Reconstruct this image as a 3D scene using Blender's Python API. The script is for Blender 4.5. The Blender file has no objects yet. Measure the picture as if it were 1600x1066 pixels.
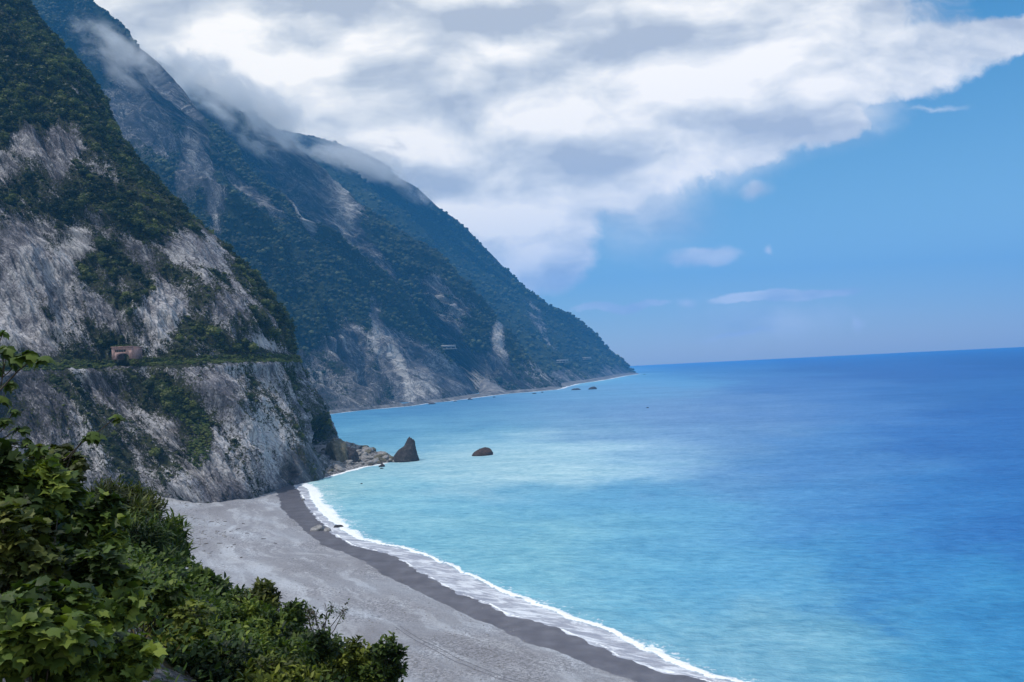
import bpy, math, random
import numpy as np
from mathutils import Matrix, Vector
R = math.radians
C = bpy.context.scene.collection
sc = bpy.context.scene

# ------------------------------------------------------------------ camera
CAM_H = 60.0
F = 28.0 / 36.0 * 1600
PITCH, ROLL = math.atan(42.3 / F), R(2.885)
_f = np.array([0, math.cos(PITCH), math.sin(PITCH)])
_r0 = np.array([1.0, 0, 0]); _u0 = np.cross(_r0, _f)
CR = math.cos(ROLL) * _r0 - math.sin(ROLL) * _u0
CU = math.sin(ROLL) * _r0 + math.cos(ROLL) * _u0
cam_d = bpy.data.cameras.new('camera'); cam = bpy.data.objects.new('camera', cam_d); C.objects.link(cam)
cam_d.lens = 28; cam_d.sensor_width = 36; cam_d.clip_start = 0.1; cam_d.clip_end = 60000
M = Matrix(((CR[0], CU[0], -_f[0], 0), (CR[1], CU[1], -_f[1], 0), (CR[2], CU[2], -_f[2], CAM_H), (0, 0, 0, 1)))
cam.matrix_world = M
sc.camera = cam

def ray(px, py):
    px = np.asarray(px, float); py = np.asarray(py, float)
    return _f + ((px - 800) / F)[..., None] * CR + ((533 - py) / F)[..., None] * CU
def at(px, py, y):                     # world point seen at a photo position, y metres ahead
    d = ray(px, py); return np.array([0, 0, CAM_H]) + d * (np.asarray(y, float) / d[..., 1])[..., None]
def gnd(px, py, z=0.0):                # world point seen at a photo position, at height z
    d = ray(px, py); return np.array([0, 0, CAM_H]) + d * ((z - CAM_H) / d[..., 2])[..., None]
def adj(d): return 1.0 / (1.0 / d + 5.0 / (60.0 * F))
def pix(P):                            # photo position of world points (used to lay out rock and growth)
    v = P - np.array([0, 0, CAM_H]); w = np.maximum(v @ _f, 1e-3)
    return 800 + F * (v @ CR) / w, 533 - F * (v @ CU) / w

# ------------------------------------------------------------------ light
SUN_EL, SUN_AZ = 61.0, 240.0           # azimuth clockwise from +Y: behind the viewer, to the left
sd = np.array([math.sin(R(SUN_AZ)) * math.cos(R(SUN_EL)), math.cos(R(SUN_AZ)) * math.cos(R(SUN_EL)), math.sin(R(SUN_EL))])
sl = bpy.data.lights.new('sun', 'SUN'); so = bpy.data.objects.new('sun', sl); C.objects.link(so)
sl.energy = 3.2; sl.angle = R(0.5); sl.color = (1.0, 0.95, 0.88)
so.rotation_euler = Vector(sd).to_track_quat('Z', 'Y').to_euler()
sc.view_settings.view_transform = 'Standard'; sc.view_settings.look = 'None'
sc.view_settings.exposure = 0.0; sc.view_settings.gamma = 1.0
sc.view_settings.use_curve_mapping = False
sc.render.engine = 'CYCLES'
sc.cycles.volume_step_rate = 1.0; sc.cycles.volume_max_steps = 128
sc.cycles.max_bounces = 6; sc.cycles.diffuse_bounces = 3; sc.cycles.glossy_bounces = 2
sc.cycles.transmission_bounces = 3; sc.cycles.volume_bounces = 2; sc.cycles.transparent_max_bounces = 8

# ------------------------------------------------------------------ node helpers
class NT:
    def __init__(s, nt): s.nt = nt; s.N = nt.nodes; s.L = nt.links
    def n(s, typ, ins=None, **kw):
        o = s.N.new(typ)
        for k, v in kw.items(): setattr(o, k, v)
        for k, v in (ins or {}).items(): s.set(o.inputs[k], v)
        return o
    def set(s, sock, v):
        if isinstance(v, bpy.types.NodeSocket): s.L.new(v, sock)
        elif isinstance(v, bpy.types.Node): s.L.new(v.outputs[0], sock)
        else:
            if sock.type == 'RGBA' and not isinstance(v, (int, float)) and len(v) == 3: v = (*v, 1)
            if sock.type == 'VECTOR' and isinstance(v, (int, float)): v = (v, v, v)
            sock.default_value = v
    def m(s, op, a, b=0.0, c=0.0, clamp=False):
        o = s.N.new('ShaderNodeMath'); o.operation = op; o.use_clamp = clamp
        for i, v in enumerate((a, b, c)): s.set(o.inputs[i], v)
        return o.outputs[0]
    def vm(s, op, a, b=None, scale=None):
        o = s.N.new('ShaderNodeVectorMath'); o.operation = op; s.set(o.inputs[0], a)
        if b is not None: s.set(o.inputs[1], b)
        if scale is not None: s.set(o.inputs['Scale'], scale)
        return o.outputs[1] if op in ('LENGTH', 'DOT_PRODUCT') else o.outputs[0]
    def noise(s, vec, scale, detail=6, rough=0.55, dist=0.0, col=False, typ='FBM'):
        o = s.n('ShaderNodeTexNoise', {'Vector': vec, 'Scale': scale, 'Detail': detail, 'Roughness': rough, 'Distortion': dist})
        o.noise_type = typ
        return o.outputs[1 if col else 0]
    def ramp(s, fac, stops, interp='LINEAR'):
        o = s.N.new('ShaderNodeValToRGB'); s.set(o.inputs[0], fac); e = o.color_ramp.elements
        o.color_ramp.interpolation = interp
        while len(e) < len(stops): e.new(0.5)
        for k, (p, c) in zip(e, stops):
            k.position = p; k.color = (*c, 1) if not isinstance(c, (int, float)) else (c, c, c, 1)
        return o.outputs[0]
    def mr(s, v, a, b, c=0.0, d=1.0, smooth=True):
        o = s.n('ShaderNodeMapRange', {'Value': v, 'From Min': a, 'From Max': b, 'To Min': c, 'To Max': d})
        o.interpolation_type = 'SMOOTHSTEP' if smooth else 'LINEAR'; return o.outputs[0]
    def mix(s, f, a, b, blend='MIX'):
        o = s.N.new('ShaderNodeMix'); o.data_type = 'RGBA'; o.blend_type = blend
        s.set(o.inputs[0], f); s.set(o.inputs[6], a); s.set(o.inputs[7], b); return o.outputs[2]
    def attr(s, name, typ='GEOMETRY', out='Fac'):
        o = s.n('ShaderNodeAttribute', attribute_name=name, attribute_type=typ); return o.outputs[out]
def lin(r, g, b):
    return tuple(((v / 255) / 12.92 if v / 255 <= 0.04045 else ((v / 255 + 0.055) / 1.055) ** 2.4) for v in (r, g, b))
def material(name):
    m = bpy.data.materials.new(name); m.use_nodes = True; m.node_tree.nodes.clear(); return m, NT(m.node_tree)

# ------------------------------------------------------------------ world: Nishita sky with a cloud bank
world = bpy.data.worlds.new('World'); sc.world = world; world.use_nodes = True
world.node_tree.nodes.clear(); t = NT(world.node_tree)
sky = t.n('ShaderNodeTexSky', sky_type='NISHITA', sun_disc=False, sun_elevation=R(SUN_EL), sun_rotation=R(SUN_AZ),
          altitude=0, air_density=1.3, dust_density=0.3, ozone_density=3.0)
_z = t.n('ShaderNodeSeparateXYZ', {0: t.n('ShaderNodeTexCoord').outputs['Generated']}).outputs[2]
skyt = t.ramp(t.mr(_z, 0.0, 0.5, smooth=False), [(0.0, (1.08, 1.10, 0.97)), (0.25, (0.88, 1.03, 0.99)), (0.8, (0.36, 0.86, 1.02)), (1.0, (0.7, 0.95, 1.0))])
bg = t.n('ShaderNodeBackground', {'Color': t.mix(1.0, sky.outputs[0], skyt, 'MULTIPLY'), 'Strength': 0.115})
tc = t.n('ShaderNodeTexCoord').outputs['Generated']
sep = t.n('ShaderNodeSeparateXYZ', {0: tc}); yy = t.m('MAXIMUM', sep.outputs[1], 0.08)
u = t.m('DIVIDE', sep.outputs[0], yy); w = t.m('DIVIDE', sep.outputs[2], yy)
P0 = t.n('ShaderNodeCombineXYZ', {0: u, 1: w}).outputs[0]
def uw(px, py):
    d = ray(px, py); return float(d[0] / d[1]), float(d[2] / d[1])
wv = t.vm('SUBTRACT', t.noise(P0, 3.0, 4, 0.6, col=True), (0.5, 0.5, 0.5))
P1 = t.vm('ADD', P0, t.vm('MULTIPLY', wv, (0.20, 0.09, 0)))
wv2 = t.vm('SUBTRACT', t.noise(P0, 14.0, 5, 0.65, col=True), (0.5, 0.5, 0.5))
P2 = t.vm('ADD', P1, t.vm('MULTIPLY', wv2, (0.035, 0.03, 0)))
def blob(P, px, py, rx, ry, ang=0, wgt=1.0):
    cx, cy = uw(px, py)
    q = t.vm('SUBTRACT', P, (cx, cy, 0))
    if ang:
        q = t.n('ShaderNodeVectorRotate', {'Vector': q, 'Angle': R(-ang)}, rotation_type='Z_AXIS').outputs[0]
    q = t.vm('MULTIPLY', q, (F / rx, F / ry, 0))
    return t.m('MULTIPLY', t.m('SUBTRACT', 1.0, t.vm('LENGTH', q)), wgt)
def union(lst):
    o = lst[0]
    for b in lst[1:]: o = t.m('SMOOTH_MAX', o, b, 0.12)
    return o
main = union([blob(P2, *a) for a in [
    (640, -60, 900, 330), (430, 130, 420, 300), (930, 150, 430, 130), (1190, 60, 300, 160, 8), (1370, 110, 230, 62, 14), (1540, 55, 170, 34, 12), (1640, 35, 120, 24, 12),
    (640, 310, 230, 140), (780, 350, 165, 100), (840, 385, 75, 85, -30), (1160, 205, 200, 68, 6), (1270, 200, 80, 42), (930, 240, 230, 100), (860, 330, 90, 70), (740, 250, 300, 130), (560, 230, 260, 120)]])
nA = t.noise(t.vm('MULTIPLY', P2, (1.0, 1.6, 1)), 5.0, 9, 0.60)
dm = t.m('ADD', t.m('MULTIPLY', main, 2.6), t.m('MULTIPLY', t.m('SUBTRACT', nA, 0.5), 1.5))
nX = t.m('SUBTRACT', t.noise(P2, 22.0, 8, 0.7, dist=0.5), 0.5)
am = t.mr(t.m('ADD', dm, t.m('MULTIPLY', nX, 0.9)), -0.22, 0.62)
thin = union([blob(P2, *a) for a in [(1010, 300, 150, 125, 0, 1.0), (1060, 270, 80, 60, 0, 1.1), (1085, 392, 70, 22, 0, 1.9), (1180, 290, 45, 20, 0, 1), (1130, 245, 220, 60, 6, 1.0), (1320, 190, 130, 60, 14, .8),
    (1172, 462, 90, 13, 3, 2.6), (1265, 458, 120, 11, 4, 2.0), (955, 484, 90, 10, 4, 2.4), (1188, 375, 17, 14, 0, .9), (1353, 508, 24, 22, 0, .8), (1150, 522, 110, 11, 4, .8),
    (1060, 475, 30, 12, 0, .7), (1440, 170, 90, 8, 3, .5), (1200, 500, 330, 55, 2, .45)]])
at_ = t.m('MULTIPLY', t.mr(t.m('ADD', t.m('MULTIPLY', thin, 0.9), t.m('SUBTRACT', nA, 0.5)), 0.0, 0.8), 0.8)
alpha = t.m('MAXIMUM', am, at_)
# self shading of the cloud from its own relief, lit from above
nS = t.noise(t.vm('MULTIPLY', P1, (1.0, 2.3, 1)), 4.2, 5, 0.5)
nS2 = t.noise(t.vm('MULTIPLY', t.vm('ADD', P1, (-0.02, 0.035, 0)), (1.0, 2.3, 1)), 4.2, 5, 0.5)
rel = t.m('MULTIPLY', t.m('SUBTRACT', nS, nS2), 3.2)
nF = t.m('SUBTRACT', t.noise(t.vm('MULTIPLY', P2, (1, 1.6, 1)), 12.0, 6, 0.6), 0.5)
brt = union([blob(P2, *a) for a in [(350, 95, 170, 80, -20), (500, 160, 150, 70, -20), (960, 175, 260, 42, 3), (770, 330, 170, 60, 5), (870, 320, 70, 42), (1150, 110, 250, 60, 8),
     (620, 230, 160, 40, 0), (820, 200, 100, 28), (1380, 110, 180, 34, 14), (650, 215, 80, 30), (800, 400, 60, 40)]])
drk = union([blob(P1, *a) for a in [(820, 55, 330, 62, 0), (560, 200, 190, 36, -14), (830, 250, 220, 30, 4), (1000, 60, 200, 55), (700, 275, 130, 30, 0), (1150, 185, 130, 30), (250, 40, 120, 80), (480, 40, 100, 50)]])
br = t.m('ADD', 0.52, t.m('ADD', t.m('MULTIPLY', rel, 1.0), t.m('ADD', t.m('MULTIPLY', nF, 0.6), t.m('MULTIPLY', nX, 0.35))))
br = t.m('ADD', br, t.m('MULTIPLY', t.mr(brt, -0.3, 0.9), 0.42))
br = t.m('SUBTRACT', br, t.m('MULTIPLY', t.mr(drk, -0.8, 1.0), 0.30))
ccol = t.ramp(br, [(0.0, (.47, .49, .52)), (0.3, (.63, .64, .64)), (0.6, (.85, .83, .78)), (0.95, (1.10, 1.03, .92))])
nO = t.noise(tc, 2.6, 7, 0.6, dist=0.3)  # unseen cloud overhead and behind, added to whiten and lift the ambient light
mO = t.m('MULTIPLY', t.m('MAXIMUM', t.mr(sep.outputs[2], 0.50, 0.70), t.mr(sep.outputs[1], 0.25, 0.0)), t.mr(sep.outputs[2], 0.03, 0.15))
aO = t.m('MULTIPLY', t.mr(nO, 0.42, 0.58), mO)
ccol = t.mix(mO, ccol, t.ramp(nO, [(0.45, (.9, .89, .87)), (0.7, (.62, .64, .68))]))
alpha = t.m('MAXIMUM', t.m('MULTIPLY', alpha, t.m('SUBTRACT', 1.0, mO)), aO)
cbg = t.n('ShaderNodeBackground', {'Color': ccol, 'Strength': 1.25})
mxs = t.n('ShaderNodeMixShader', {0: alpha, 1: bg.outputs[0], 2: cbg.outputs[0]})
t.L.new(mxs.outputs[0], t.n('ShaderNodeOutputWorld').inputs['Surface'])

# ------------------------------------------------------------------ numpy noise
rng = np.random.default_rng(7)
_perm = rng.permutation(256); _perm = np.concatenate([_perm, _perm, _perm])
_g3 = rng.normal(size=(256, 3)); _g3 /= np.linalg.norm(_g3, axis=1)[:, None]
def perlin(p):
    i = np.floor(p).astype(np.int64); f = p - i; i &= 255
    w_ = f * f * f * (f * (f * 6 - 15) + 10); out = 0
    for dx in (0, 1):
        wx = w_[..., 0] if dx else 1 - w_[..., 0]
        for dy in (0, 1):
            wy = w_[..., 1] if dy else 1 - w_[..., 1]
            for dz in (0, 1):
                wz = w_[..., 2] if dz else 1 - w_[..., 2]
                h = _perm[_perm[_perm[(i[..., 0] + dx) & 255] + ((i[..., 1] + dy) & 255)] + ((i[..., 2] + dz) & 255)]
                g = _g3[h]
                out = out + wx * wy * wz * (g[..., 0] * (f[..., 0] - dx) + g[..., 1] * (f[..., 1] - dy) + g[..., 2] * (f[..., 2] - dz))
    return out * 1.5
def fbm(p, octs=5, gain=0.5, lac=2.03, ridged=False):
    a, s, o = 1.0, 0.0, 0.0
    for k in range(octs):
        v = perlin(p + 13.7 * k)
        if ridged: v = 1 - 2 * np.abs(v) * 1.6
        o = o + a * v; s += a; a *= gain; p = p * lac
    return o / s
def sstep(a, b, x):
    x = np.clip((x - a) / (b - a), 0, 1); return x * x * (3 - 2 * x)
def ell(px, py, cx, cy, rx, ry, ang=0):
    a = R(ang); dx, dy = px - cx, py - cy
    X = dx * math.cos(a) + dy * math.sin(a); Y = -dx * math.sin(a) + dy * math.cos(a)
    return 1 - np.sqrt((X / rx) ** 2 + (Y / ry) ** 2)

# ------------------------------------------------------------------ object helpers
def tag(o, label=None, cat=None, group=None, kind=None):
    for k, v in (('label', label), ('category', cat), ('group', group), ('kind', kind)):
        if v: o[k] = v
    return o
def mesh_obj(name, V, faces, mat, parent=None, attrs=None, smooth=False):
    V = np.asarray(V, np.float32).reshape(-1, 3)
    me = bpy.data.meshes.new(name)
    me.vertices.add(len(V)); me.vertices.foreach_set('co', V.ravel())
    if faces is not None and len(faces):
        if isinstance(faces, np.ndarray):
            k = faces.shape[1]; n = len(faces); flat = faces.ravel().astype(np.int32); st = np.arange(n, dtype=np.int32) * k
            tot = np.full(n, k, np.int32)
        else:
            flat = np.concatenate([np.asarray(f, np.int32) for f in faces]); tot = np.array([len(f) for f in faces], np.int32)
            st = np.concatenate([[0], np.cumsum(tot)[:-1]]).astype(np.int32); n = len(tot)
        me.loops.add(len(flat)); me.loops.foreach_set('vertex_index', flat)
        me.polygons.add(n); me.polygons.foreach_set('loop_start', st); me.polygons.foreach_set('loop_total', tot)
        if smooth: me.polygons.foreach_set('use_smooth', np.ones(n, bool))
    for k, (typ, val) in (attrs or {}).items():
        a = me.attributes.new(k, typ, 'POINT'); val = np.asarray(val, np.float32)
        a.data.foreach_set({'FLOAT': 'value', 'FLOAT_VECTOR': 'vector', 'FLOAT_COLOR': 'color'}[typ], val.ravel())
    me.update(calc_edges=True); me.validate()
    if mat: me.materials.append(mat)
    o = bpy.data.objects.new(name, me); C.objects.link(o)
    if parent: o.parent = parent
    return o
def grid_faces(nr, nc, mask=None):
    i = np.arange(nr * nc).reshape(nr, nc)
    f = np.stack([i[:-1, :-1], i[:-1, 1:], i[1:, 1:], i[1:, :-1]], -1).reshape(-1, 4)
    if mask is not None:
        mf = mask.ravel()[f].any(1); f = f[mf]
    return f
def compact(V, f, attrs):
    used = np.unique(f); mp = np.full(len(V), -1); mp[used] = np.arange(len(used))
    return V[used], mp[f], {k: (a, np.asarray(v).reshape(len(V), -1)[used]) for k, (a, v) in attrs.items()}
def empty(name, loc=(0, 0, 0), rz=0.0):
    o = bpy.data.objects.new(name, None); C.objects.link(o); o.location = loc; o.rotation_euler = (0, 0, rz)
    o.empty_display_size = 0.5; return o
def catmull(xs, ys, q):
    """monotone-ish smooth interpolation of rows ys (n,...) given at xs, at positions q"""
    xs = np.asarray(xs, float); ys = np.asarray(ys, float); q = np.clip(q, xs[0], xs[-1])
    k = np.clip(np.searchsorted(xs, q, 'right') - 1, 0, len(xs) - 2)
    h = xs[1:] - xs[:-1]; sh = (-1,) + (1,) * (ys.ndim - 1)
    d = (ys[1:] - ys[:-1]) / h.reshape(sh)
    m = np.empty_like(ys); m[0], m[-1] = d[0], d[-1]
    m[1:-1] = np.where(d[1:] * d[:-1] > 0, 2 * d[1:] * d[:-1] / (d[1:] + d[:-1] + 1e-12), 0) if len(xs) > 2 else m[1:-1]
    t_ = ((q - xs[k]) / h[k]).reshape(sh); H = h[k].reshape(sh)
    a, b = ys[k], ys[k + 1]
    return (2*t_**3 - 3*t_**2 + 1) * a + (t_**3 - 2*t_**2 + t_) * H * m[k] + (-2*t_**3 + 3*t_**2) * b + (t_**3 - t_**2) * H * m[k + 1]

# ------------------------------------------------------------------ shore lines
E = gnd(*np.array([(1700,1330),(1400,1180),(1200,1104),(1100,1064),(1025,1047),(969,1029),(939,1010),(890,991),(852,974),(792,961),(762,944),(725,931),(687,912),(650,890),
     (612,867),(549,852),(527,838),(497,812),(478,790),(468,768),(452,752),(438,744)], float).T)[:, :2]
K = gnd(*np.array([(1750,1300),(1420,1150),(1210,1088),(1110,1058),(1040,1030),(985,1003),(950,985),(894,968),(837,944),(777,922),(725,895),(665,868),(620,855),(560,842),
     (535,828),(508,806),(490,786),(482,765),(460,748),(440,738)], float).T)[:, :2]
Wt = gnd(*np.array([(1500,1300),(1200,1150),(999,1066),(905,1028),(822,1001),(777,978),(687,940),(609,901),(552,868),(500,849),(470,822),(440,795),(430,762),(425,752)], float).T, z=0.8)[:, :2]
def pdist(X, Y, L):
    """signed distance to a polyline, positive on its left when walking along it"""
    best = np.full(X.shape, 1e9); sg = np.zeros(X.shape)
    for a, b in zip(L[:-1], L[1:]):
        d = b - a; l2 = d @ d
        tt = np.clip(((X - a[0]) * d[0] + (Y - a[1]) * d[1]) / l2, 0, 1)
        dx, dy = X - a[0] - tt * d[0], Y - a[1] - tt * d[1]; dd = np.hypot(dx, dy)
        cr = d[0] * dy - d[1] * dx
        up = dd < best - 1e-6; best = np.where(up, dd, best); sg = np.where(up, np.sign(cr), sg)
    return best * sg

# ------------------------------------------------------------------ rock and growth material
def rock_mat(name, su, sz, tones, green, bump=1.0, fine=1.0, warm=(0.30, 0.24, 0.17)):
    """su, sz: streak frequency across and down the face (1/m)"""
    m, t = material(name)
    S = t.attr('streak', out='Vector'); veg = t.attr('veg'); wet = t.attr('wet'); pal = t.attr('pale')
    geo = t.n('ShaderNodeNewGeometry'); pos = geo.outputs['Position']
    wv = t.vm('SUBTRACT', t.noise(pos, su * 0.35, 4, 0.6, col=True), (0.5, 0.5, 0.5))
    S1 = t.vm('ADD', S, t.vm('SCALE', wv, scale=0.7 / su))
    St = t.vm('MULTIPLY', S1, (su, sz, su * 0.5))
    n1 = t.noise(St, 1.0, 8, 0.68)
    n2 = t.noise(t.vm('MULTIPLY', St, (4.5, 3.2, 1)), 1.0, 6, 0.7, dist=0.4)
    n3 = t.noise(pos, su * 0.5, 5, 0.6)
    vor = t.n('ShaderNodeTexVoronoi', {'Vector': t.vm('MULTIPLY', t.vm('ADD', S1, t.vm('SCALE', wv, scale=0.5 / su)), (su * 3.5, su * 1.1, su)), 'Scale': 1.0, 'Randomness': 1.0}, feature='DISTANCE_TO_EDGE').outputs['Distance']
    vor = t.m('MINIMUM', vor, t.m('MULTIPLY', t.n('ShaderNodeTexVoronoi', {'Vector': t.vm('MULTIPLY', S1, (su * 1.3, su * .35, su)), 'Scale': 1.0, 'Randomness': 1.0}, feature='DISTANCE_TO_EDGE').outputs['Distance'], 2.0))
    n4 = t.noise(pos, su * 5.5, 6, 0.75); n5 = t.noise(pos, su * 0.13, 3, 0.5)
    v = t.m('ADD', t.m('MULTIPLY', n1, 0.55), t.m('ADD', t.m('MULTIPLY', n2, 0.50), t.m('MULTIPLY', n3, 0.28)))
    v = t.m('ADD', v, t.m('ADD', t.m('MULTIPLY', t.m('SUBTRACT', n4, 0.5), 0.55), t.m('MULTIPLY', t.m('SUBTRACT', n5, 0.5), 0.45)))
    v = t.m('ADD', v, t.m('MULTIPLY', pal, 0.20))
    rk = t.ramp(v, tones)
    rk = t.mix(t.mr(t.noise(pos, su * 0.8, 4, 0.6), 0.5, 0.72, 0, 0.22), rk, t.mix(1.0, rk, (1.15, 0.98, 0.76), 'MULTIPLY'))
    rk = t.mix(t.mr(vor, 0.0, 0.07, 0.55, 0.0), rk, (0.06, 0.06, 0.07))
    vein = t.mr(t.m('ABSOLUTE', t.m('SUBTRACT', t.noise(t.vm('MULTIPLY', S1, (su * 2.2, su * 0.55, su)), 1.0, 5, 0.6), 0.5)), 0.0, 0.022, 1.0, 0.0)
    rk = t.mix(t.m('MULTIPLY', vein, t.mr(n1, 0.42, 0.62, 0, 0.75)), rk, tones[-1][1])
    rk = t.mix(t.m('MULTIPLY', wet, 0.78), rk, (0.035, 0.042, 0.055))  # on the near headland this mask also carries painted shade
    gn = t.noise(pos, su * 6 * fine, 6, 0.7)
    vg = t.m('ADD', veg, t.m('MULTIPLY', t.m('SUBTRACT', gn, 0.5), 1.7))
    vg = t.m('ADD', vg, t.m('MULTIPLY', t.m('SUBTRACT', n1, 0.5), -0.9))
    gmask = t.mr(vg, 0.44, 0.58)
    gc = t.ramp(t.noise(pos, su * 3, 5, 0.7), green)
    col = t.mix(gmask, rk, gc)
    h = t.m('ADD', t.m('ADD', t.m('MULTIPLY', n1, 1.0), t.m('MULTIPLY', n4, 0.5)), t.m('ADD', t.m('MULTIPLY', n2, 0.6), t.m('MULTIPLY', t.mr(vor, 0, 0.12), 0.18)))
    h = t.m('ADD', h, t.m('MULTIPLY', t.m('MULTIPLY', gmask, gn), 0.6))
    bp = t.n('ShaderNodeBump', {'Strength': 0.9, 'Distance': bump, 'Height': h})
    b = t.n('ShaderNodeBsdfPrincipled', {'Base Color': col, 'Roughness': t.mr(wet, 0, 1, 0.92, 0.45), 'Specular IOR Level': 0.25, 'Normal': bp.outputs[0]})
    t.L.new(b.outputs[0], t.n('ShaderNodeOutputMaterial').inputs[0]); return m
TONES = [(0.42, (0.020, 0.020, 0.026)), (0.555, (0.072, 0.071, 0.088)), (0.68, (0.175, 0.172, 0.20)), (0.84, (0.50, 0.495, 0.52))]
GREEN = [(0.35, (0.012, 0.014, 0.008)), (0.48, (0.030, 0.034, 0.016)), (0.60, (0.050, 0.060, 0.024)), (0.74, (0.085, 0.080, 0.045))]
mat_near = rock_mat('marble_cliff_near', 0.16, 0.045, TONES, GREEN, 1.6)
TF = [(0.42, (0.022, 0.026, 0.034)), (0.58, (0.055, 0.06, 0.072)), (0.72, (0.15, 0.15, 0.16)), (0.88, (0.46, 0.45, 0.44))]
GF = [(0.3, (0.012, 0.02, 0.010)), (0.5, (0.022, 0.035, 0.014)), (0.75, (0.05, 0.062, 0.028))]
mat_far = rock_mat('marble_cliff_far', 0.06, 0.013, TF, GF, 5.0)
mat_farther = rock_mat('marble_cliff_farther', 0.028, 0.009, TF, GF, 8.0)

# ------------------------------------------------------------------ headlands lofted from level contours
def headland(name, levels, nr, nc, mat, amps, vegf, wet_shade_f=None, palef=None, pocket=None, tsplit=None, seed=0, quiet=None, tilt=0.35, label='', zpow=1.0):
    """levels: list of (z, XY(k,2)) contour control points running along the face, round the nose and back"""
    Z = np.array([l[0] for l in levels]); k = len(levels[0][1])
    cp = np.stack([l[1] for l in levels])                       # (nl,k,2)
    tk = tsplit[0]; tq = np.interp(np.linspace(0, 1, nc), tsplit[1], tk)
    zr = np.interp(np.linspace(0, 1, nr), np.linspace(0, 1, len(Z)) if zpow == 0 else ((Z - Z[0]) / (Z[-1] - Z[0])) ** zpow, Z)
    rows = catmull(Z, cp, zr)                                   # (nr,k,2)
    XY = catmull(tk, rows.transpose(1, 0, 2), tq)               # (nc,nr,2)
    XY = XY.transpose(1, 0, 2)
    P = np.dstack([XY, np.broadcast_to(zr[:, None], XY.shape[:2])])
    du = np.gradient(P, axis=1); dv = np.gradient(P, axis=0)
    N = np.cross(du, dv); N /= np.linalg.norm(N, axis=2)[..., None] + 1e-9
    s = np.cumsum(np.linalg.norm(du[nr // 3], axis=1)); s = np.broadcast_to(s[None], P.shape[:2])
    zz = P[..., 2]
    streak = np.dstack([s + tilt * zz, zz, np.zeros_like(zz)])
    px, py = pix(P)
    veg = vegf(px, py, P)
    D = np.zeros_like(zz)
    sh = 31.7 * seed
    wob = fbm(P / amps[0][0] * 0.6 + sh + 5, 3) * amps[0][0] * 0.35
    for wl, amp, anis, rg in amps:
        q = np.dstack([(streak[..., 0] + wob) / wl, zz / (wl * anis), P[..., 1] / (wl * 2.5)]) + sh + wl
        o = fbm(q, 4, 0.5, ridged=rg) - (0.5 if rg else 0)
        D += amp * o
    rough = fbm(P / amps[-1][0] + 3, 3)
    D += amps[-1][1] * 0.8 * rough
    nose = sstep(0.72, 0.98, tq)[None] * sstep(1.4, 1.12, tq)[None]; D *= (1 - 0.6 * nose) * (1 - 0.75 * sstep(0.86, 1.0, np.linspace(0, 1, nr))[:, None] * (amps[0][0] > 200))
    if quiet is not None: D *= quiet(P, px, py)
    if pocket is not None: D += pocket(px, py, P)
    P = P + N * D[..., None]
    px0, py0 = pix(P); wpa = 13 if amps[0][0] > 100 else 16
    wq1 = P / (amps[0][0] * 0.55) + 21; px, py = px0 + wpa * 2.2 * fbm(wq1, 5, 0.62), py0 + wpa * 2.2 * fbm(wq1 + 40, 5, 0.62)
    veg = vegf(px, py, P)
    veg = veg + 0.95 * fbm(np.dstack([streak[..., 0] / (amps[0][0] * .35), zz / (amps[0][0] * .9), P[..., 1] / amps[0][0]]) + 9, 6, 0.62) + 0.35 * fbm(P / (amps[-1][0] * 1.6), 4, 0.6)
    wet = wet_shade_f(px, py, P) if wet_shade_f is not None else np.zeros_like(zz)
    pal = palef(px, py, P) if palef is not None else np.zeros_like(zz)
    px, py = px0, py0
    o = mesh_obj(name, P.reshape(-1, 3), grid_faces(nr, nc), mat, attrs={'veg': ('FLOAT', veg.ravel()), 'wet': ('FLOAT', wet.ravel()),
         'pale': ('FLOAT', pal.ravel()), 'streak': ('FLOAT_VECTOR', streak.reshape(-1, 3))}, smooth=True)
    tag(o, label, 'cliff' if 'cliff' in name else 'mountain', kind='structure')
    du = np.gradient(P, axis=1); dv = np.gradient(P, axis=0); N = np.cross(du, dv); A = np.linalg.norm(N, axis=2); N /= A[..., None] + 1e-9
    return dict(P=P, N=N, A=A, veg=veg, px=px, py=py, obj=o, D=D)

def levels_from(base, sil, left, D0, f, D1=None, back=(0.5, 0.3)):
    """sil: [(px,py,y)] nose silhouette upwards; left(z)->px of the left end; D0(t) face distance at t; f(z) setback"""
    out = []
    for (px, py, y) in sil:
        y = adj(y)
        S = at(px, py, y); z = S[2]; L = left(z); S_xy = S[:2]
        pts = []
        for tt in (0, .3, .55, .75, .9):
            p_ = L + (px - L) * tt; g = tt ** 2.2
            d_ = (D0(tt) + f(z)) * (1 - g) + (y + (D0(tt) - D0(1.0)) * (0.2 + 0.8 * math.exp(-max(z, 0) / 300))) * g
            pts.append(at(p_, 600, d_)[:2])
        pts.append(S_xy)
        pts.append(S_xy * 1.05 + np.array([-0.02 * y, 0])); pts.append(S_xy * 1.14 + np.array([-0.22 * y, 0]))
        out.append((z, np.array(pts)))
    return out
TK = np.array([0, .3, .55, .75, .9, 1.0, 1.12, 1.4])

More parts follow.
